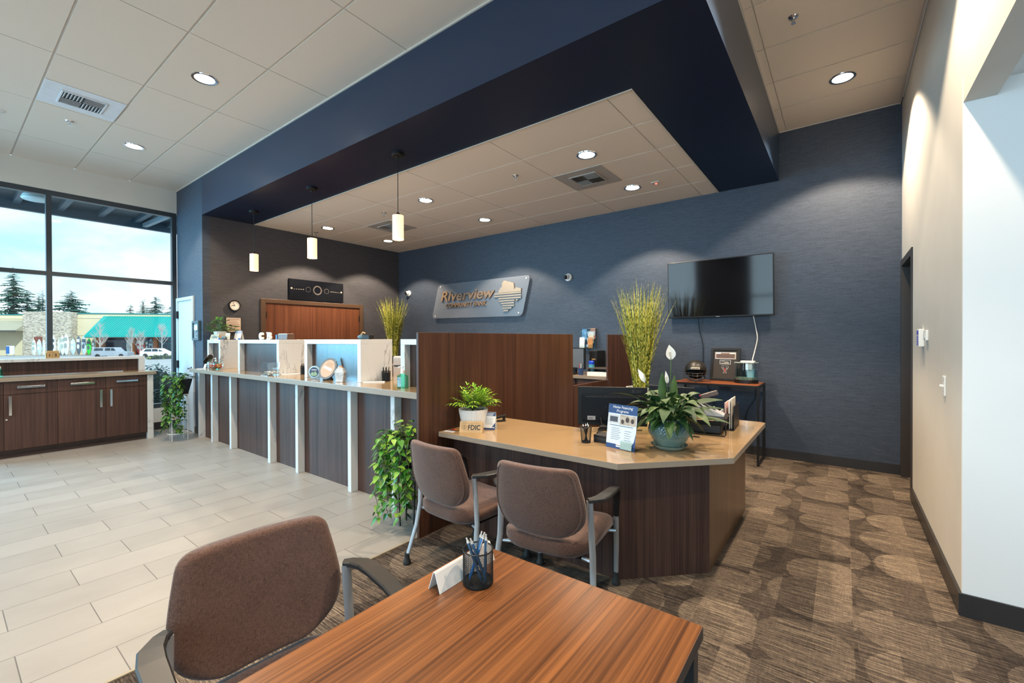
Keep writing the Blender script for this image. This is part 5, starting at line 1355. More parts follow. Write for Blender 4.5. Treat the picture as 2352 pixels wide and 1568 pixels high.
# office chair behind the desk
r = thing('office_chair', 'black mesh office chair behind the reception desk', 'office chair', (-1.79, 3.72, 0), 2.75)
bp = [(z, .225 - .03 * abs(z - .74) / .2) for z in [.52 + .02 * k for k in range(22)]]
mb, _ = outline_grid([(z, hw * min(1, math.sqrt(max(.02, 1 - ((z - .73) / .212) ** 6)))) for z, hw in bp], lambda x, z: -.19 - .05 * (1 - (x / .23) ** 2) + .0 * z, lambda s, t_: .012)
mb.build('backrest', M['blackpl'], r, angle=80)
MB().box(-.24, .24, -.22, .24, .44, .52).build('seat', M['blackpl'], r, bevel=.03, seg=3)
MB().box(-.04, .04, -.24, -.21, .46, .62).build('back_bracket', M['blackpl'], r); MB().cyl((0, 0, 0), .028, .09, .44).build('gas_lift', M['blackmetal'], r)
for k in range(5):
    a = k * 2 * PI / 5; lg = MB().strip([(0, 0, .10), (.28 * math.cos(a), .28 * math.sin(a), .065)], .05, .03).build('base_leg', M['blackpl'], r)
    MB().cyl((.28 * math.cos(a), .28 * math.sin(a), .028), .028, -.012, .012, 14, Matrix.Rotation(PI / 2, 3, 'X')).build('caster', M['rubber'], lg)

# ================================================================== back counter (through the gap between dividers)
CZ = .93
r = thing('back_monitor', 'grey screened monitor on the back counter between the dividers', 'monitor', (-3.17, 5.72, CZ), -.35)
MB().box(-.28, .24, -.01, .02, .075, .385).build('bezel', M['blackpl'], r, bevel=.004); MB().box(-.262, .222, -.012, -.0105, .095, .37).build('screen', P('dim grey screen', (.12, .14, .16), .2), r)
MB().box(-.04, .04, .0, .03, .01, .12).build('stand', M['blackpl'], r); MB().box(-.12, .10, -.07, .09, 0, .012).build('foot', M['blackpl'], r, bevel=.003)
r = thing('brochure_rack', 'clear wall rack of leaflets above the back counter monitor', 'brochure rack', (-3.14, 6.07, 1.30))
MB().box(-.135, .135, .03, .07, 0, .30).build('back_plate', M['clear'], r)
mb = MB()
for x in (-.13, .01):
    for z in (.0, .10, .19): mb.box(x, x + .12, -.03 + z * .2, -.027 + z * .2, z, z + .06)
mb.build('pockets', M['clear'], r)
cols = [(M['paper'], 'white leaflet at the lower left of the leaflet rack'), (P('autumn leaf print', (.52, .22, .05), .6, 0, .5, 40), 'orange leaflet at the lower right of the leaflet rack'), (P('sky print', (.12, .34, .62), .6, 0, .4, 25), 'blue topped leaflet at the upper left of the leaflet rack'), (P('rust print', (.42, .20, .12), .6, 0, .5, 40), 'brown leaflet at the upper right of the leaflet rack'), (P('cream print', (.62, .55, .42), .6, 0, .3, 40), 'cream leaflet in the middle right of the leaflet rack')]
for (m_, l), (x, y, z) in zip(cols, ((-.115, -.02, .0), (.025, -.02, .0), (-.095, .02, .13), (.045, .025, .14), (.03, .0, .075))):
    o = MB().box(0, .085, 0, .004, 0, .165).build('leaflet', m_, None, (-3.14 + x, 6.07 + y, 1.303 + z), (math.radians(-4), 0, 0)); tag(o, l, 'leaflet', 'leaflets in the wall rack')
r = thing('desk_computer', 'small black computer tower beside the back counter monitor', 'computer', (-2.90, 5.95, CZ))
MB().box(-.06, .06, -.14, .14, 0, .34).build('case', M['blackpl'], r, bevel=.005); MB().box(-.025, .035, -.1415, -.14, .21, .225).build('badge', M['goldwood'], r)
r = thing('wipes_tub', 'blue capped wipes tub on the back counter', 'tub', (-2.87, 5.70, CZ))
MB().cyl((0, 0, 0), .042, 0, .15, 20).build('tub_body', P('aqua label', (.10, .42, .55), .4, 0, .3, 30), r); MB().lathe([(.043, .15), (.043, .185), (.030, .20), (0, .20)], n=20).build('cap', P('royal blue cap', (.01, .06, .55), .35), r)
r = thing('blue_pen_tub', 'dark blue pen tub with pencils on the back counter', 'pen cup', (-2.97, 5.56, CZ))
MB().lathe([(.035, 0), (.038, .10), (.034, .10), (.032, .01)], n=18).build('tub_body', P('navy tub', (.03, .06, .16), .4), r)
for k, c in enumerate((M['red'], M['paper'], M['blackpl'])):
    o = MB().tube([(0, 0, 0), (.02 * (k - 1), .01, .15)], .0035, 7).build('pencil', c, None, (-2.97 + .008 * (k - 1), 5.56, CZ + .012)); tag(o, ('red', 'white', 'black')[k] + ' pencil in the dark blue pen tub', 'pencil', 'pencils in the blue tub')
r = thing('paper_tray', 'brown desk tray on stacked white paper on the back counter', 'tray', (-2.72, 5.72, CZ + .0505))
MB().box(-.17, .18, -.13, .15, .04, .055).box(-.17, -.15, -.13, .15, 0, .04).box(.16, .18, -.13, .15, 0, .04).build('tray_shelf', P('dark tray', (.05, .04, .035), .5), r, bevel=.003)
o = MB().box(-.15, .17, -.14, .14, 0, .05).build('paper_stack', M['paper'], None, (-2.72, 5.70, CZ)); tag(o, 'thick stack of white paper under the brown desk tray', 'paper stack')
r = thing('keyboard', 'black keyboard in front of the back counter monitor', 'keyboard', (-3.22, 5.57, CZ), -.2)
MB().box(-.2, .15, -.05, .05, 0, .014).build('base', M['blackpl'], r, bevel=.003)
mb = MB()
for j in range(4):
    for k in range(12): mb.box(-.19 + k * .028, -.168 + k * .028, -.042 + j * .022, -.025 + j * .022, .014, .018)
mb.build('keys', M['blackpr'], r)

# ================================================================== teller counter display
KZ = 1.03
r = thing('leaflet_holder', 'leaning white notice in a clear holder at the window end of the counter', 'sign holder', (-7.45, 2.40, KZ), -.1)
mb = MB(); mb.add([(-.06, 0, 0), (.06, 0, 0), (.06, .05, .17), (-.06, .05, .17)], [(0, 1, 2, 3)]); mb.add([(-.06, .003, 0), (.06, .003, 0), (.06, .053, .17), (-.06, .053, .17)], [(3, 2, 1, 0)]); mb.build('notice', P('white notice pink edge', (.75, .70, .68), .5, 0, .04), r, recalc=False)
mb = MB()
for k in range(5): mb.add([(x, -.001 + .05 * a / .17, a) for x, a in ((-.04, .03 + k * .024), (.035, .03 + k * .024), (.035, .034 + k * .024), (-.04, .034 + k * .024))], [(0, 1, 2, 3)])
mb.build('printed_lines', M['greypr'], r, recalc=False); MB().box(-.075, .065, -.01, .06, 0, .004).build('holder_foot', M['clear'], r)
o = MB().box(-.07, .07, -.04, .04, 0, .003).build('flyer', M['paper'], None, (-7.33, 2.34, KZ), (0, 0, .3)); tag(o, 'white flyer lying flat in front of the slanted candy jar', 'flyer')
r = thing('candy_jar', 'tilted glass candy jar with round chalk lid on the counter', 'jar', (-6.995, 2.385, KZ), .6)
MB().lathe([(.045, .002), (.085, .02), (.105, .065), (.10, .11), (.075, .145), (.06, .15)], n=26).build('glass_body', M['glassware'], r)
Rl = Matrix.Rotation(-1.0, 3, 'Y')
MB().lathe([(.0, .016), (.072, .014), (.074, 0), (.0, 0)], (-.075, -.03, .145), 26, Rl).build('lid', M['blackpl'], r)
mb = MB()
for k in range(3): mb.tube([Vector((-.075, -.03, .145)) + Rl @ Vector(((-.02 + k * .022), -.035 + i * .01 , .0175 + 0 * i)) + Rl @ Vector((.006 * math.sin(i * 2.2 + k), 0, 0)) for i in range(8)], .0018, 5)
mb.build('chalk_writing', M['white'], r)
cm = [P('amber sweet', (.50, .22, .03), .4), P('brown sweet', (.12, .05, .02), .4), P('red sweet', (.45, .03, .03), .4)]
q = random.Random(12); mb = MB()
for k in range(46):
    a = q.uniform(0, 2 * PI); rr = .075 * math.sqrt(q.random()); mb.m = k % 3; mb.sphere((rr * math.cos(a), rr * math.sin(a), .018 + q.uniform(0, .055)), .014, 8)
o = mb.build('sweets', cm, r); o['kind'] = 'stuff'
def sanit(name, label, loc, s_, liquid, rz=0):
    r = thing(name, label, 'bottle', loc, rz)
    MB().prism([(x * s_, y * s_) for x, y in ((-.040, -.022), (.040, -.022), (.044, -.016), (.044, .016), (.040, .022), (-.040, .022), (-.044, .016), (-.044, -.016))], .0, .110 * s_).build('bottle_body', liquid, r, bevel=.004)
    MB().lathe([(.036 * s_, .110 * s_), (.016 * s_, .125 * s_), (.014 * s_, .13 * s_)], n=16, sy=.6).build('shoulder', liquid, r)
    MB().lathe([(.017 * s_, .126 * s_), (.017 * s_, .152 * s_), (.006 * s_, .155 * s_), (.005 * s_, .185 * s_)], n=14).tube([(.006 * s_, 0, .183 * s_), (-.012 * s_, 0, .184 * s_), (-.040 * s_, 0, .178 * s_)], .006 * s_, 8).build('pump', M['white'], r)
    MB().box(-.036 * s_, -.004 * s_, -.0235 * s_, -.0225 * s_, .015 * s_, .095 * s_).build('label_sticker', P('pale blue label', (.30, .55, .68), .4, 0, .4, 60), r)
    return r
sanit('hand_sanitizer', 'green hand sanitizer pump bottle on the counter next to the tall divider', (-2.99, 2.415, KZ), 1.0, M['soapgreen'], .45)
sanit('hand_sanitizer', 'small pump bottle beside the candy jar on the counter', (-7.13, 2.44, KZ), .85, M['soapgreen'], .3)
sanit('hand_sanitizer', 'green bottle on the window worktop at the left picture edge', (-8.30, .50, .99), .9, M['soapgreen'], .3)
r = thing('glass_vase', 'square glass vase with white pebbles in front of the letters box', 'vase', (-5.335, 2.38, KZ), .1)
mb = MB(); sqpot(mb, .068, .072, .15, .005); mb.build('glass_body', M['glassware'], r)
q = random.Random(15); mb = MB()
for k in range(44): mb.sphere((q.uniform(-.052, .052), q.uniform(-.052, .052), .014 + q.uniform(0, .032)), q.uniform(.010, .016), 7, (1, .8, .6))
o = mb.build('pebbles', P('white pebbles', (.72, .70, .66), .6, 0, .2, 30), r); o['kind'] = 'stuff'
def ink_cup(label, loc, seed):
    r = mesh_cup('mesh_pen_cup', label, loc, .040, .041, .10, 26, 18, .0022); q = random.Random(seed)
    MB().cyl((0, 0, 0), .037, .008, .085, 18).build('inner_liner', M['blackpr'], r)
    return r
ink_cup('black pen cup beside the letters box on the teller counter', (-5.17, 2.70, KZ), 1)
ink_cup('black pen cup between the awards box and the tall divider', (-3.64, 2.735, KZ), 2)
for (x, y), wh in (((-5.17, 2.70), 'beside the letters box'), ((-3.64, 2.735), 'right of the awards box')):
    q = random.Random(int(-x * 10))
    for k in range(6):
        a = k * 1.05 + .3; o = MB().tube([(0, 0, 0), (.016 * math.cos(a), .016 * math.sin(a), .118 + q.uniform(-.01, .015))], .004, 7).build('black_pen', M['blackpl'], None, (x + .016 * math.cos(a), y + .016 * math.sin(a), KZ + .0075))
        tag(o, 'black pen standing in the pen cup ' + wh, 'pen', 'black pens in the cup ' + wh)
for x, y, rz, l in ((-5.265, 2.585, 1.2, 'white slip pad on the counter right of the glass vase'), (-3.61, 2.57, .9, 'white slip pad on the counter right of the glass awards')):
    o = MB().box(-.10, .10, -.045, .045, 0, .008).build('slip_pad', M['paper'], None, (x, y, KZ), (0, 0, rz), bevel=.001); tag(o, l, 'paper pad')
# awards
r = thing('glass_award', 'small round blue glass award on the counter, leftmost of three', 'award', (-4.455, 2.44, KZ), .5)
Rx = Matrix.Rotation(PI / 2, 3, 'X')
MB().lathe([(0, -.012), (.060, -.012), (.068, -.004), (.068, .006), (.060, .012), (0, .012)], (0, 0, .072), 30, Rx).build('disc', P('pale blue crystal', (.35, .50, .56), .1, 0, .1, 20, Coat_Weight=.5), r)
MB().box(-.055, .055, -.025, .025, 0, .018).build('base', M['glassware'], r, bevel=.004)
mb = MB(); mb.lathe([(0, .0), (.052, .0)], (0, -.0135, .074), 26, Rx); mb.m = 1
mb.add([(-.045, -.0145, .052), (-.018, -.0145, .078), (-.006, -.0145, .066), (.012, -.0145, .086), (.04, -.0145, .052), (.02, -.0145, .032), (-.022, -.0145, .032)], [(0, 1, 2, 3, 4, 5, 6)]); mb.m = 2; mb.box(-.03, .03, -.0146, -.0142, .094, .101)
mb.build('printed_face', [P('deep navy print', (.01, .02, .07), .3), P('green grey print', (.32, .46, .28), .4, 0, .4, 40), M['paper']], r, recalc=False)
r = thing('oval_award', 'tilted oval plaque award with scalloped glass edge, middle of three', 'award', (-4.215, 2.42, KZ), .55)
Rt = Matrix.Rotation(.42, 3, 'Y') @ Matrix.Rotation(PI / 2 - .25, 3, 'X')
mb = MB(); n = 40
cc = Vector((.02, .02, .118))
vs = []
for z in (-.010, .010):
    for k in range(n): rr = 1 + .035 * (k % 2); a = 2 * PI * k / n; vs.append(cc + Rt @ Vector((.082 * rr * math.cos(a), .112 * rr * math.sin(a), z)))
mb.add(vs, [tuple(reversed(range(n))), tuple(range(n, 2 * n))] + [(k, (k + 1) % n, n + (k + 1) % n, n + k) for k in range(n)], False); mb.build('glass_edge', P('silver crystal', (.42, .48, .52), .1, .4, .1, 30), r)
mb = MB(); mb.add([cc + Rt @ Vector((.066 * math.cos(2 * PI * k / 30), .094 * math.sin(2 * PI * k / 30), .0112)) for k in range(30)], [tuple(range(30))]); mb.m = 1
mb.add([cc + Rt @ Vector((x, y, .0118)) for x, y in ((-.045, -.012), (.045, -.012), (.045, .014), (-.045, .014))], [(0, 1, 2, 3)]); mb.m = 2
for k in range(3): mb.add([cc + Rt @ Vector((x, y, .0122)) for x, y in ((-.035, .03 + k * .014), (.035, .03 + k * .014), (.035, .034 + k * .014), (-.035, .034 + k * .014))], [(0, 1, 2, 3)])
mb.build('printed_face', [P('peach print', (.72, .52, .38), .4), M['paper'], P('tan print', (.48, .30, .20), .5)], r, recalc=False)
MB().box(-.03, .06, .0, .05, 0, .018).box(.02, .05, .03, .05, .02, .10).build('stand', M['blackpl'], r, bevel=.004)
r = thing('crystal_award', 'faceted clear crystal award on the counter, rightmost of three', 'award', (-3.925, 2.415, KZ), .4)
mb = MB()
lo = [(-.040, -.022, 0), (.036, -.022, 0), (.036, .022, 0), (-.040, .022, 0)]; md = [(-.055, -.028, .10), (.052, -.030, .09), (.050, .026, .10), (-.052, .026, .10)]; hi = [(-.026, -.012, .150), (.030, -.014, .138), (.028, .012, .142), (-.022, .012, .152)]
mb.add(lo + md + hi, [(0, 3, 2, 1), (8, 9, 10, 11)] + [(4 * k + i, 4 * k + (i + 1) % 4, 4 * k + 4 + (i + 1) % 4, 4 * k + 4 + i) for k in range(2) for i in range(4)], False)
mb.build('crystal_body', P('bright crystal', (.78, .86, .90), .05, .1, .35, 60, Coat_Weight=.6), r, bevel=.004)
MB().ext([(-.024, -.011, .146), (.026, -.011, .136), (.012, -.008, .158), (-.012, -.008, .164)], (0, .021, 0)).build('amber_tip', P('amber crystal', (.48, .24, .10), .15), r, bevel=.003)
# on top of the raised boxes
BZ = 1.4475
plaque('wooden block plaque with dark letters on top of the raised box nearest the window', (-7.355, 2.489, BZ), .25, True)
def art_note(r, y): MB().box(-.03, .03, y - .0006, y, .02, .07).build('photo_print', P('pale sage print', (.55, .55, .42), .6, 0, .25, 60), r)
framed('small_photo_frame', 'tiny pale framed photo behind the plaque on the raised box', (-7.245, 2.632, BZ + .001), (math.radians(-8), 0, .35), .085, .10, .010, .010, P('cream frame', (.62, .58, .46), .5), art_note)
r = thing('business_card_holder', 'small dark card holder with blue tip on the raised box', 'card holder', (-7.16, 2.545, BZ), .3)
MB().prism([(-.05, -.03), (.05, -.03), (.05, .03), (-.05, .03)], 0, .012).box(-.045, .045, .0, .02, .012, .045).build('holder', P('dark brown holder', (.05, .03, .02), .5), r, bevel=.003); MB().box(-.055, -.035, -.035, -.015, .0, .03).build('blue_clip', M['blueline'], r, bevel=.002)
def art_cal(r, N_, U, h_):
    mb = MB(); w_ = .0725; patch(mb, -w_, w_, h_ * .76, h_, N_, U); patch(mb, -w_, -.03, 0, h_ * .12, N_, U); patch(mb, .02, w_, 0, h_ * .18, N_, U); mb.m = 1; patch(mb, -.05, .065, h_ * .83, h_ * .93, N_ * 2, U); mb.m = 2
    for k in range(4): patch(mb, -.06, .055, h_ * (.28 + .1 * k), h_ * (.30 + .1 * k), N_, U)
    mb.build('printing', [M['blueline'], M['paper'], M['greypr']], r)
tent_card('brochure_card', 'blue topped brochure card on the raised box beside the white plant pot', (-7.235, 2.755, BZ), .25, .145, .135, .06, art_cal)
def block_letter(ch, label, x, y):
    """white slab serif letter standing on the box"""
    r = thing('decorative_letter', label, 'decorative letter', (x, y, BZ), .25); mb = MB()
    mb.text(ch, (0, .014, .004), (1, 0, 0), (0, 0, 1), cap=.088, width=.062, bold=.02, align='C', depth=.028)
    w_ = .03
    if ch == 'B':
        for z in (0, .082): mb.box(-.042, -.010, -.014, .014, z, z + .012)
    else:
        for z in (.012, .060): mb.box(.022, .034, -.014, .014, z, z + .022)
    mb.build('letter_body', M['white'], r)
block_letter('C', 'white standing letter C on the raised box', -6.0, 2.57); block_letter('B', 'white standing letter B on the raised box', -5.77, 2.57)
r = thing('leaflet_box', 'slanted wooden leaflet box on the raised box right of the letters', 'leaflet box', (-5.53, 2.64, BZ), .2)
MB().ext([(-.11, -.05, 0), (.11, -.05, 0), (.125, -.05, .07), (-.055, -.05, .07)], (0, .10, 0)).build('box_body', P('dark wood box', (.12, .055, .03), .5), r, bevel=.003); MB().box(-.04, .11, -.052, .04, .066, .074).build('leaflets', M['ivory'], r); MB().cbox((-.075, -.054, .035), (.02, .006, .05)).build('blue_tab', M['blueline'], r)
r = thing('trinket_bag', 'small blue pouch and dark box on the awards box', 'pouch', (-3.99, 2.72, BZ), .2)
MB().sphere((-.03, 0, .025), .05, 14, (1, .7, .5)).build('pouch', P('dusty blue cloth', (.08, .17, .22), .7), r); MB().box(-.0, .10, -.03, .04, 0, .045).build('dark_box', M['blackpl'], r, bevel=.004); MB().tube([(-.03, -.01, .045), (.0, -.01, .075), (.03, -.01, .06)], .007, 7).build('gold_strap', M['goldwood'], r)
# things glimpsed in the teller gap
r = thing('teller_printer', 'pale desktop printer glimpsed in the gap beside the tall divider', 'printer', (-4.6, 3.95, .9))
MB().box(-.25, .2, -.2, .2, 0, .32).build('body', P('pale printer plastic', (.52, .45, .40), .5), r, bevel=.02); MB().box(-.22, .18, -.201, -.19, .18, .20).build('slot', M['blackpr'], r)
r = thing('teller_table', 'tan topped teller table behind the counter gap', 'table', (-4.6, 3.95, 0))
MB().box(-.5, .5, -.32, .32, .865, .9).build('tabletop', M['tan_top'], r)
for x in (-.45, .45):
    for y in (-.28, .28): MB().box(x - .02, x + .02, y - .02, y + .02, 0, .865).build('leg', M['espresso'], r)
r = thing('small_figurine', 'small orange and white ornament in the counter gap', 'ornament', (-3.42, 2.95, KZ), .3)
MB().sphere((0, 0, .035), .035, 12, (1, .8, 1)).build('body', P('terracotta', (.50, .22, .10), .5), r); MB().sphere((.0, -.005, .085), .026, 12).build('head', M['ivory'], r); MB().tube([(-.07, 0, .0), (-.03, 0, .07), (0, 0, .02)], .008, 7).build('wing', P('tan clay', (.40, .22, .12), .6), r)
r = thing('white_mug', 'white rounded mug in the counter gap beside the divider', 'mug', (-3.16, 3.02, KZ))
MB().lathe([(.045, 0), (.05, .01), (.052, .09), (.047, .09), (.045, .01)], n=24).build('cup', M['white'], r); MB().tube([(.05, 0, .075), (.078, 0, .065), (.078, 0, .03), (.05, 0, .02)], .006, 8).build('handle', M['white'], r)
# date blocks on the window ledge
r = thing('block_calendar', 'wooden block calendar showing 12 on the window ledge', 'calendar', (-8.545, .985, 1.2065), PI / 2)
MB().box(-.066, .066, -.03, .03, 0, .012).box(-.066, .066, .018, .03, .012, .10).box(-.066, -.06, -.03, .03, .012, .07).box(.06, .066, -.03, .03, .012, .07).build('tray', M['goldwood'], r, bevel=.001)
for k, ch in enumerate('12'):
    b = MB().box(-.057 + k * .058, -.001 + k * .058, -.028, .016, .0125, .068).build('number_block', M['goldwood'], r, bevel=.002)
    MB().text(ch, (-.029 + k * .058, -.0285, .024), (1, 0, 0), (0, 0, 1), cap=.034, bold=.03, align='C', depth=.0006).build('number', M['blackpr'], b)
b = MB().box(-.059, .059, -.024, .016, .0695, .098).build('month_block', M['goldwood'], r, bevel=.002)
MB().box(-.03, .03, -.0246, -.024, .080, .086).build('month_print', P('faded brown print', (.35, .20, .10), .7), b)
# ================================================================== outdoors through the west window
# frame of the shop across the car park: s along its front, o towards us, h above its pavement
O_ = Vector((-121.05, 18.81, -1.435)); TV = Vector((.637, .770, 0)).normalized(); NV = Vector((TV.y, -TV.x, 0)); RZ = math.atan2(TV.y, TV.x)
def ext(s, o=0, h=0): return O_ + TV * s + NV * o + Vector((0, 0, h))
mb = MB(); mb.add([(XW - .12, -60, -.12), (XW - .12, 60, -.12), (-30, 60, -.75), (-30, -60, -.75), (-95, 90, -1.44), (-95, -90, -1.44), (-260, 220, -1.44), (-260, -220, -1.44)], [(0, 1, 2, 3), (3, 2, 4, 5), (5, 4, 6, 7)])
struct(mb.build('ground', P('pale wet car park', (.42, .43, .43), .7, 0, .15, .15)))
# canopy over the window
r = thing('window_canopy', 'dark steel canopy outside above the window', 'canopy', (-8.97, .3, 3.6))
MB().box(-1.72, 0, -2.6, 2.75, .13, .16).build('deck', P('dark canopy deck', (.035, .055, .075), .5, 0, .1), r)
MB().box(-1.74, -1.66, -2.6, 2.75, -.03, .16).build('front_beam', P('blue grey beam', (.06, .10, .14), .5), r)
for k in range(11): MB().box(-1.66, 0, -2.5 + k * .5, -2.42 + k * .5, .06, .13).build('rafter', P('canopy rafter', (.09, .13, .17), .5) if k == 0 else bpy.data.materials['canopy rafter'], r)
MB().cbox((-.9, 2.2, .03), (1.5, .07, .07), rz=.05).build('tie_bar', P('pale tie bar', (.30, .38, .44), .5), r)
r = thing('canopy_lamp', 'white dome lamp under the outdoor canopy', 'lamp', (-9.62, .955, 3.58))
MB().lathe([(.04, .13), (.05, .08), (.14, .03), (.16, -.02), (.14, -.04)], n=26).build('dome', M['white'], r); MB().lathe([(.14, -.04), (.0, -.06)], n=26).build('diffuser', M['paper'], r)
# shop building
STN = None
def stone():
    m, nt, b = newmat('ledge stone'); t = NT(nt)
    v = t.coord('Object', (1.5, 1.5, 3.6)); vo = t.n('ShaderNodeTexVoronoi', {'Vector': v, 'Scale': 2.3})
    sep = t.n('ShaderNodeSeparateColor', {0: vo.outputs['Color']})
    t.set(b.inputs['Base Color'], t.ramp(sep.outputs[0], [(0, (.22, .19, .16)), (.35, (.42, .36, .28)), (.7, (.55, .50, .44)), (1, (.66, .56, .42))])); b.inputs['Roughness'].default_value = .9; return m
stucco = P('cream stucco', (.72, .62, .42), .9, 0, .04, .5); stucco2 = P('tan stucco', (.50, .45, .34), .9, 0, .05, .5)
teal = P('teal standing seam metal', (.0, .36, .32), .5, 0, .05, .6); tealdk = P('teal flashing', (.02, .22, .22), .5); brick = P('orange brick', (.52, .19, .08), .9, 0, .2, 3); shopdark = P('dark shop glazing', (.05, .05, .08), .3, 0, .3, .8)
r = thing('shop_building', 'long cream shop with stone tower and teal roof across the car park', 'building', O_, RZ)
# local frame of the shop: x = s, y = -o, z = h
MB().box(-40, -1.5, 0, 5, 0, 7.85).box(-1.5, 45, 0, 5, 0, 8.2).build('wall', stucco, r)
MB().box(-40, -9.2, -.1, 0, 7.80, 8.0).box(-1.6, 45, -.12, .02, 8.15, 8.38).build('parapet_flashing', tealdk, r)
MB().box(-40, -9.2, -.06, 0, 7.05, 7.13).box(-1.5, 45, -.06, 0, 7.25, 7.33).box(-1.5, 4, -.06, 0, 3.8, 3.9).build('reveal_band', stucco2, r)
MB().box(-9.24, -1.56, -1.75, .5, 0, 8.45).build('stone_tower', stone(), r)
MB().box(-7.4, -6.2, -1.9, -1.70, 1.6, 3.6).box(-2.9, -2.2, -1.9, -1.70, 1.2, 3.8).build('tower_window', P('red brown window', (.22, .06, .04), .5), r)
MB().ext([(-40, -3.5, 4.75), (-40, 0, 6.8), (-40, 0, 4.75)], (30.76, 0, 0)).build('side_roof', P('tan side roof', (.40, .37, .27), .8, 0, .1, .4), r)  # sloping side roof in a muted tan
MB().box(-40, -9.24, -3.7, -3.4, 4.45, 4.80).build('side_fascia', P('dark fascia', (.08, .07, .06), .6), r)
mb = MB(); mb.add([(3.7, -7, 3.76), (46, -7, 3.76), (46, 0, 7.75), (2.84, 0, 7.75), (3.7, -7, 3.45), (46, -7, 3.45)], [(0, 1, 2, 3), (4, 5, 1, 0)])
for k in range(95):
    x = 3.9 + k * .44; mb.add([(x, -7, 3.78), (x + .05, -7, 3.78), (x + .05, 0, 7.78), (x, 0, 7.78), (x, -7, 3.85), (x + .05, -7, 3.85), (x + .05, 0, 7.85), (x, 0, 7.85)], [(4, 5, 6, 7), (0, 4, 7, 3), (1, 2, 6, 5), (0, 1, 5, 4)])
mb.build('teal_roof', teal, r)
MB().box(4.2, 46, -2.2, -2.0, 0, 3.6).build('shop_front', shopdark, r)
MB().box(3.7, 46, -6.9, -6.7, 3.35, 3.7).build('eaves_beam', P('maroon eaves', (.20, .05, .05), .6), r)
for a, b in ((3.75, 4.95), (9.5, 10.1), (13.3, 14.0), (17.5, 18.3), (22, 22.8)): MB().box(a, b, -3.9, -3.2, 0, 3.6).build('brick_pillar', brick, r)
mb = MB()
for k in range(4): mb.box(14.3 + k * .9, 14.36 + k * .9, -2.3, -2.2, .8, 3.0)
mb.box(14.2, 18, -2.3, -2.2, 2.1, 2.2); mb.box(14.2, 18, -2.3, -2.2, 2.95, 3.05); mb.build('green_sash', tealdk, r)
# kayaks and boards stood on end along the shop
kh = {}
def kayak(label, s, h_, w_, col, deck, off=5.25):
    h_ *= 1.1; w_ *= 1.15
    r = thing('standing_kayak', label, 'kayak', ext(s, off, .06), RZ, 'kayaks and boards stood on end outside the shop')
    key = col
    m_ = kh.setdefault(col, P('kayak hull %d' % len(kh), col, .45, 0, .05)); d_ = kh.setdefault(deck, P('kayak deck %d' % len(kh), deck, .45, 0, .1))
    pr = [(.02, 0), (.24, .08), (.42, .22), (.50, .45), (.46, .70), (.30, .88), (.02, 1.0)]
    MB().lathe([(a * w_, b * h_) for a, b in pr], (0, 0, 0), 16, sy=.45).build('hull', m_, r)
    mb = MB(); mb.add([(a * w_ * .27 * math.cos(k * PI / 8), -w_ * .232, h_ * (.44 + b) + h_ * .12 * math.sin(k * PI / 8)) for a, b in ((1, 0),) for k in range(16)], [tuple(range(16))])
    mb.box(-w_ * .3, w_ * .3, -w_ * .24, -w_ * .2, h_ * .66, h_ * .82); mb.build('cockpit', d_, r, recalc=False)
WHT, DK, SB = (.72, .76, .76), (.10, .13, .17), (.50, .62, .72)
sx_ = lambda u: (u - 200) * .0726 - .0     # spacing along the shop front
for lab, s, h_, w_, c, d in (('white kayak at the left of the stone tower', -5.16, 2.75, .62, WHT, (.35, .45, .42)), ('pale blue kayak next to the left white kayak', -4.35, 2.8, .66, SB, WHT), ('slim white kayak just left of the window post', -3.65, 2.7, .4, WHT, SB),
    ('white kayak just right of the window post', -2.15, 3.4, .62, WHT, DK), ('slim pale board beside the tower window', -1.35, 2.9, .35, (.6, .64, .6), WHT), ('white kayak left of the largest one', -.75, 3.5, .7, WHT, (.4, .5, .45)), ('largest white kayak with grey cockpit', -.17, 3.75, .82, WHT, (.35, .38, .36)),
    ('pale blue kayak right of the largest white kayak', .90, 2.9, .75, SB, WHT), ('dark grey kayak with a white patch', 1.80, 3.4, .66, DK, WHT), ('blue and white kayak left of the green one', 2.62, 3.4, .68, SB, DK), ('bright green kayak', 3.42, 2.95, .66, (.04, .62, .08), DK), ('small dark kayak right of the green one', 4.15, 2.6, .5, (.16, .2, .2), WHT)):
    kayak(lab + ' outside the shop', s, h_, w_, c, d)
for lab, s, h_, w_, c, d in (('wide white boat leaning under the teal roof', 9.1, 3.1, 1.3, WHT, (.6, .66, .66)), ('red kayak under the teal roof', 10.5, 2.9, .7, (.62, .03, .03), WHT), ('red orange kayak right of the red one', 11.2, 2.6, .7, (.70, .10, .05), WHT), ('dark kayak behind the bare tree', 11.9, 2.7, .5, DK, WHT), ('pale kayak under the teal roof beside a pillar', 12.6, 2.9, .7, SB, DK)):
    kayak(lab + ' outside the shop', s, h_, w_, c, d, 3.2)
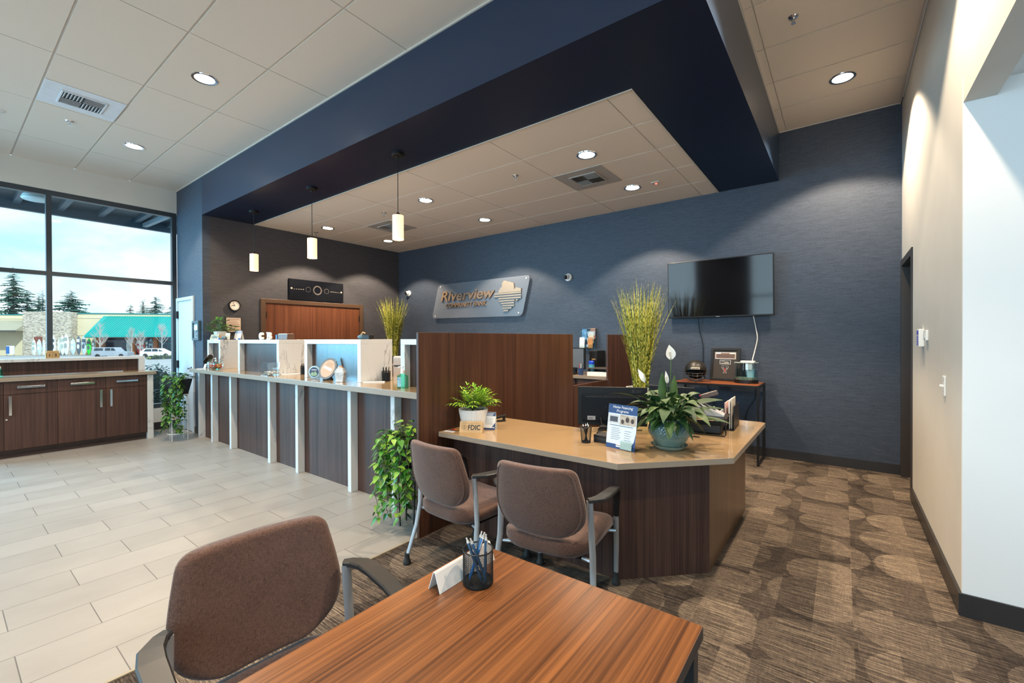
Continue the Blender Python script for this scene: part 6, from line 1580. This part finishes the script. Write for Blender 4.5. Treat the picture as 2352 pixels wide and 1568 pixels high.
# conifers behind the shop
ev = leafmat('conifer needles', (.015, .06, .045), (.03, .11, .075), (.06, .16, .11), .9, 3)
trunk = P('grey bark', (.16, .13, .11), .9, 0, .2, 3)
def conifer(label, s, o, h_, w_, seed, shape=1.0, base=0):
    r = thing('conifer_tree', label, 'tree', ext(s, o, 0), 0, 'conifers behind the shop'); q = random.Random(seed)
    MB().tube([(0, 0, 0), (0, 0, h_ * .97)], [h_ * .018, h_ * .003], 7).build('trunk', trunk, r)
    mb = MB(); h_ *= 1.08; w_ *= 1.3; n = int(70 + h_ * 5)
    for k in range(n):
        v = q.random() ** .8; z = h_ * (.30 + .70 * v); L_ = w_ * .5 * (1 - v) ** shape * q.uniform(.45, 1.12) + .25
        a = q.uniform(0, 2 * PI); d = Vector((math.cos(a), math.sin(a), 0)); sd = Vector((-d.y, d.x, 0)); z1 = z - L_ * q.uniform(-.05, .28)
        for j in range(5):
            f_ = (j + .6) / 5; c = Vector((0, 0, z)) + d * L_ * f_ + Vector((0, 0, (z1 - z) * f_)); ww = L_ * .25 * (1.15 - f_ * .7)
            up_ = Vector((0, 0, 1)); t_ = q.uniform(.08, .2) * L_
            mb.add([c - sd * ww - d * t_, c + d * t_ * 1.6 - up_ * .12 * t_, c + sd * ww - d * t_, c - d * t_ * .4 + up_ * .35 * t_], [(0, 1, 3), (1, 2, 3)], False)
            mb.add([c - up_ * ww * .4, c + d * t_ * 1.3, c + up_ * ww * .35], [(0, 1, 2)], False)
    mb.build('needles', ev, r, recalc=False)
for a in (('tall dark conifer cut by the left picture edge', -22.5, -15, 17.8, 9, 1), ('broad conifer left of the stone tower', -20.0, -15, 12.9, 7.5, 2), ('conifer second left of the window post above the tower', -18.6, -16, 12.7, 6, 3), ('slim conifer just left of the window post', -17.2, -15, 13.0, 4.5, 4),
          ('wide conifer above the stone tower right of the window post', -11.9, -15, 13.2, 10, 5, .8), ('low pale conifer right of the wide one', -9.2, -15, 9.6, 6, 6), ('small round conifer above the teal roof', -.4, -15, 10.6, 3.5, 7, .8), ('narrow conifer above the teal roof', 2.15, -15, 11.7, 3.6, 8, .7), ('dense conifer above the teal roof', 4.6, -15, 12.2, 5.2, 9, .6), ('conifer at the right window edge above the teal roof', 8.3, -15, 10.8, 6, 10, .7)): conifer(*a)
bark = P('pale bare twigs', (.50, .45, .42), .9, 0, .1, 3)
def bare(label, s, o, h_, seed):
    r = thing('bare_tree', label, 'tree', ext(s, o, 0), 0, 'bare trees along the car park'); q = random.Random(seed); mb = MB(); tw = MB()
    mb.tube([(0, 0, 0), (.05, 0, h_ * .45), (0, .05, h_ * .95)], [.11, .07, .02], 6)
    for k in range(26):
        z = h_ * q.uniform(.28, .85); a = q.uniform(0, 2 * PI); L_ = h_ * .42 * (1.05 - z / h_) + .3; e = Vector((math.cos(a) * L_ * .55, math.sin(a) * L_ * .55, z + L_ * .85)); b = Vector((0, 0, z))
        tw.tube([b, b.lerp(e, .5) + Vector((math.cos(a), math.sin(a), 0)) * .12, e], [.032, .022, .010], 4, cap=False)
        for j in range(3):
            m_ = b.lerp(e, q.uniform(.4, .9)); tw.tube([m_, m_ + Vector((q.uniform(-.5, .5), q.uniform(-.5, .5), q.uniform(.3, .8)))], [.016, .008], 4, cap=False)
    mb.build('trunk', bark, r); tw.build('branches', bark, r)
for a in (('bare pale tree in front of the left roof corner', 11.2, 15.75, 6.0, 1), ('slim bare tree in front of the teal roof', 15.85, 15.75, 5.0, 2), ('spreading bare tree beside the red kayaks', 17.1, 15.75, 4.5, 3), ('bare tree in front of the green shop window', 20.4, 15.75, 5.9, 4)): bare(*a)
# parked cars
def car(name, label, s, o, L_, prof, glass_prof, mat, wheels):
    r = thing(name, label, 'car', ext(s, o, 0), RZ); W_ = .9
    MB().ext([(x, -W_, z) for x, z in prof], (0, 2 * W_, 0)).build('body', mat, r, bevel=.06)
    wn = P('car glass', (.03, .05, .07), .15)
    for gp in glass_prof: MB().ext([(x, -W_ - .012, z) for x, z in gp], (0, 2 * W_ + .024, 0)).build('window', wn, r)
    for x in wheels:
        w_ = MB().cyl((x, -W_ + .1, .34), .34, -.13, .13, 18, Matrix.Rotation(PI / 2, 3, 'X')).cyl((x, W_ - .1, .34), .34, -.13, .13, 18, Matrix.Rotation(PI / 2, 3, 'X')).build('wheels', M['rubber'], r)
car('pickup_truck', 'silver pickup truck with canopy parked before the shop', 16.0, 21, 5, [(-2.5, .35), (2.45, .35), (2.5, .95), (1.2, 1.1), (.65, 1.72), (-2.2, 1.72), (-2.45, 1.2)], [[(-2.1, 1.2), (-.85, 1.2), (-.85, 1.6), (-1.95, 1.6)], [(-.6, 1.2), (.15, 1.2), (.15, 1.62), (-.55, 1.62)], [(.25, 1.2), (.9, 1.2), (.6, 1.6), (.25, 1.62)]], P('silver car paint', (.42, .46, .52), .3, .4, .03), (-1.6, 1.6))
car('parked_car', 'white estate car parked at the right end of the car park', 22.4, 21, 4.6, [(-2.3, .3), (2.3, .3), (2.35, .85), (1.3, 1.0), (.4, 1.5), (-1.6, 1.5), (-2.2, 1.0)], [[(-1.7, 1.02), (-.6, 1.02), (-.6, 1.4), (-1.4, 1.4)], [(-.5, 1.02), (.35, 1.02), (.25, 1.42), (-.5, 1.42)], [(.45, 1.02), (1.05, 1.02), (.5, 1.36)]], P('white car paint', (.75, .76, .77), .3, 0, .02), (-1.45, 1.45))
def bush(label, loc, rx, h_, m_, seed, n=420, ls=.12):
    r = thing('shrub', label, 'shrub', loc); q = random.Random(seed); mb = MB()
    for k in range(n):
        a = q.uniform(0, 2 * PI); el = math.asin(q.uniform(.05, 1)); rr = q.uniform(.75, 1.05); p = Vector((rx * rr * math.cos(a) * math.cos(el), rx * rr * math.sin(a) * math.cos(el), h_ * rr * math.sin(el)))
        leaf(mb, p, (q.uniform(-1, 1), q.uniform(-1, 1), q.uniform(-.3, 1)), (0, 0, 1), ls, ls * .6, 'thin', .2, .2)
    mb.build('leaves', m_, r, recalc=False); MB().sphere((0, 0, h_ * .3), 1, 12, (rx * .8, rx * .8, h_ * .62)).build('inner_branches', P('dark twig core', (.03, .04, .03), .95), r)
gb = leafmat('blue green shrub leaf', (.03, .07, .06), (.09, .15, .13), (.22, .28, .28), .6, 4)
bush('blue green rounded shrub just outside the window beside the pale door', (-13.6, 3.22, -.25), .85, 1.05, gb, 1, 1900, .085)
rb = leafmat('russet shrub leaf', (.16, .08, .05), (.30, .15, .10), (.42, .26, .16), .8, 4); yb = leafmat('yellow green shrub leaf', (.08, .14, .03), (.22, .28, .06), (.40, .42, .12), .8, 4)
bush('low russet shrub in the car park bed', ext(22.5, 33, -.2), 1.6, .8, rb, 2, 300, .25); bush('low olive shrub in the car park bed beside the russet one', ext(28.5, 33, -.2), 2.2, 1.0, yb, 3, 300, .28)
bush('yellow green shrub by the shop at the left picture edge', ext(-13.3, 5.2, 0), 1.2, 3.6, yb, 4, 360, .3)
r = thing('roadside_sign', 'small white and blue sign by the left shop wall', 'sign', ext(-9.6, 4, 0), RZ)
MB().box(-.6, .6, -.06, .06, .3, 1.9).build('board', M['white'], r); MB().box(-.62, -.1, -.08, -.05, .4, 1.8).build('blue_panel', M['blueline'], r); MB().box(-.6, -.5, -.05, .05, 0, .3).box(.5, .6, -.05, .05, 0, .3).build('post', M['greypr'], r)
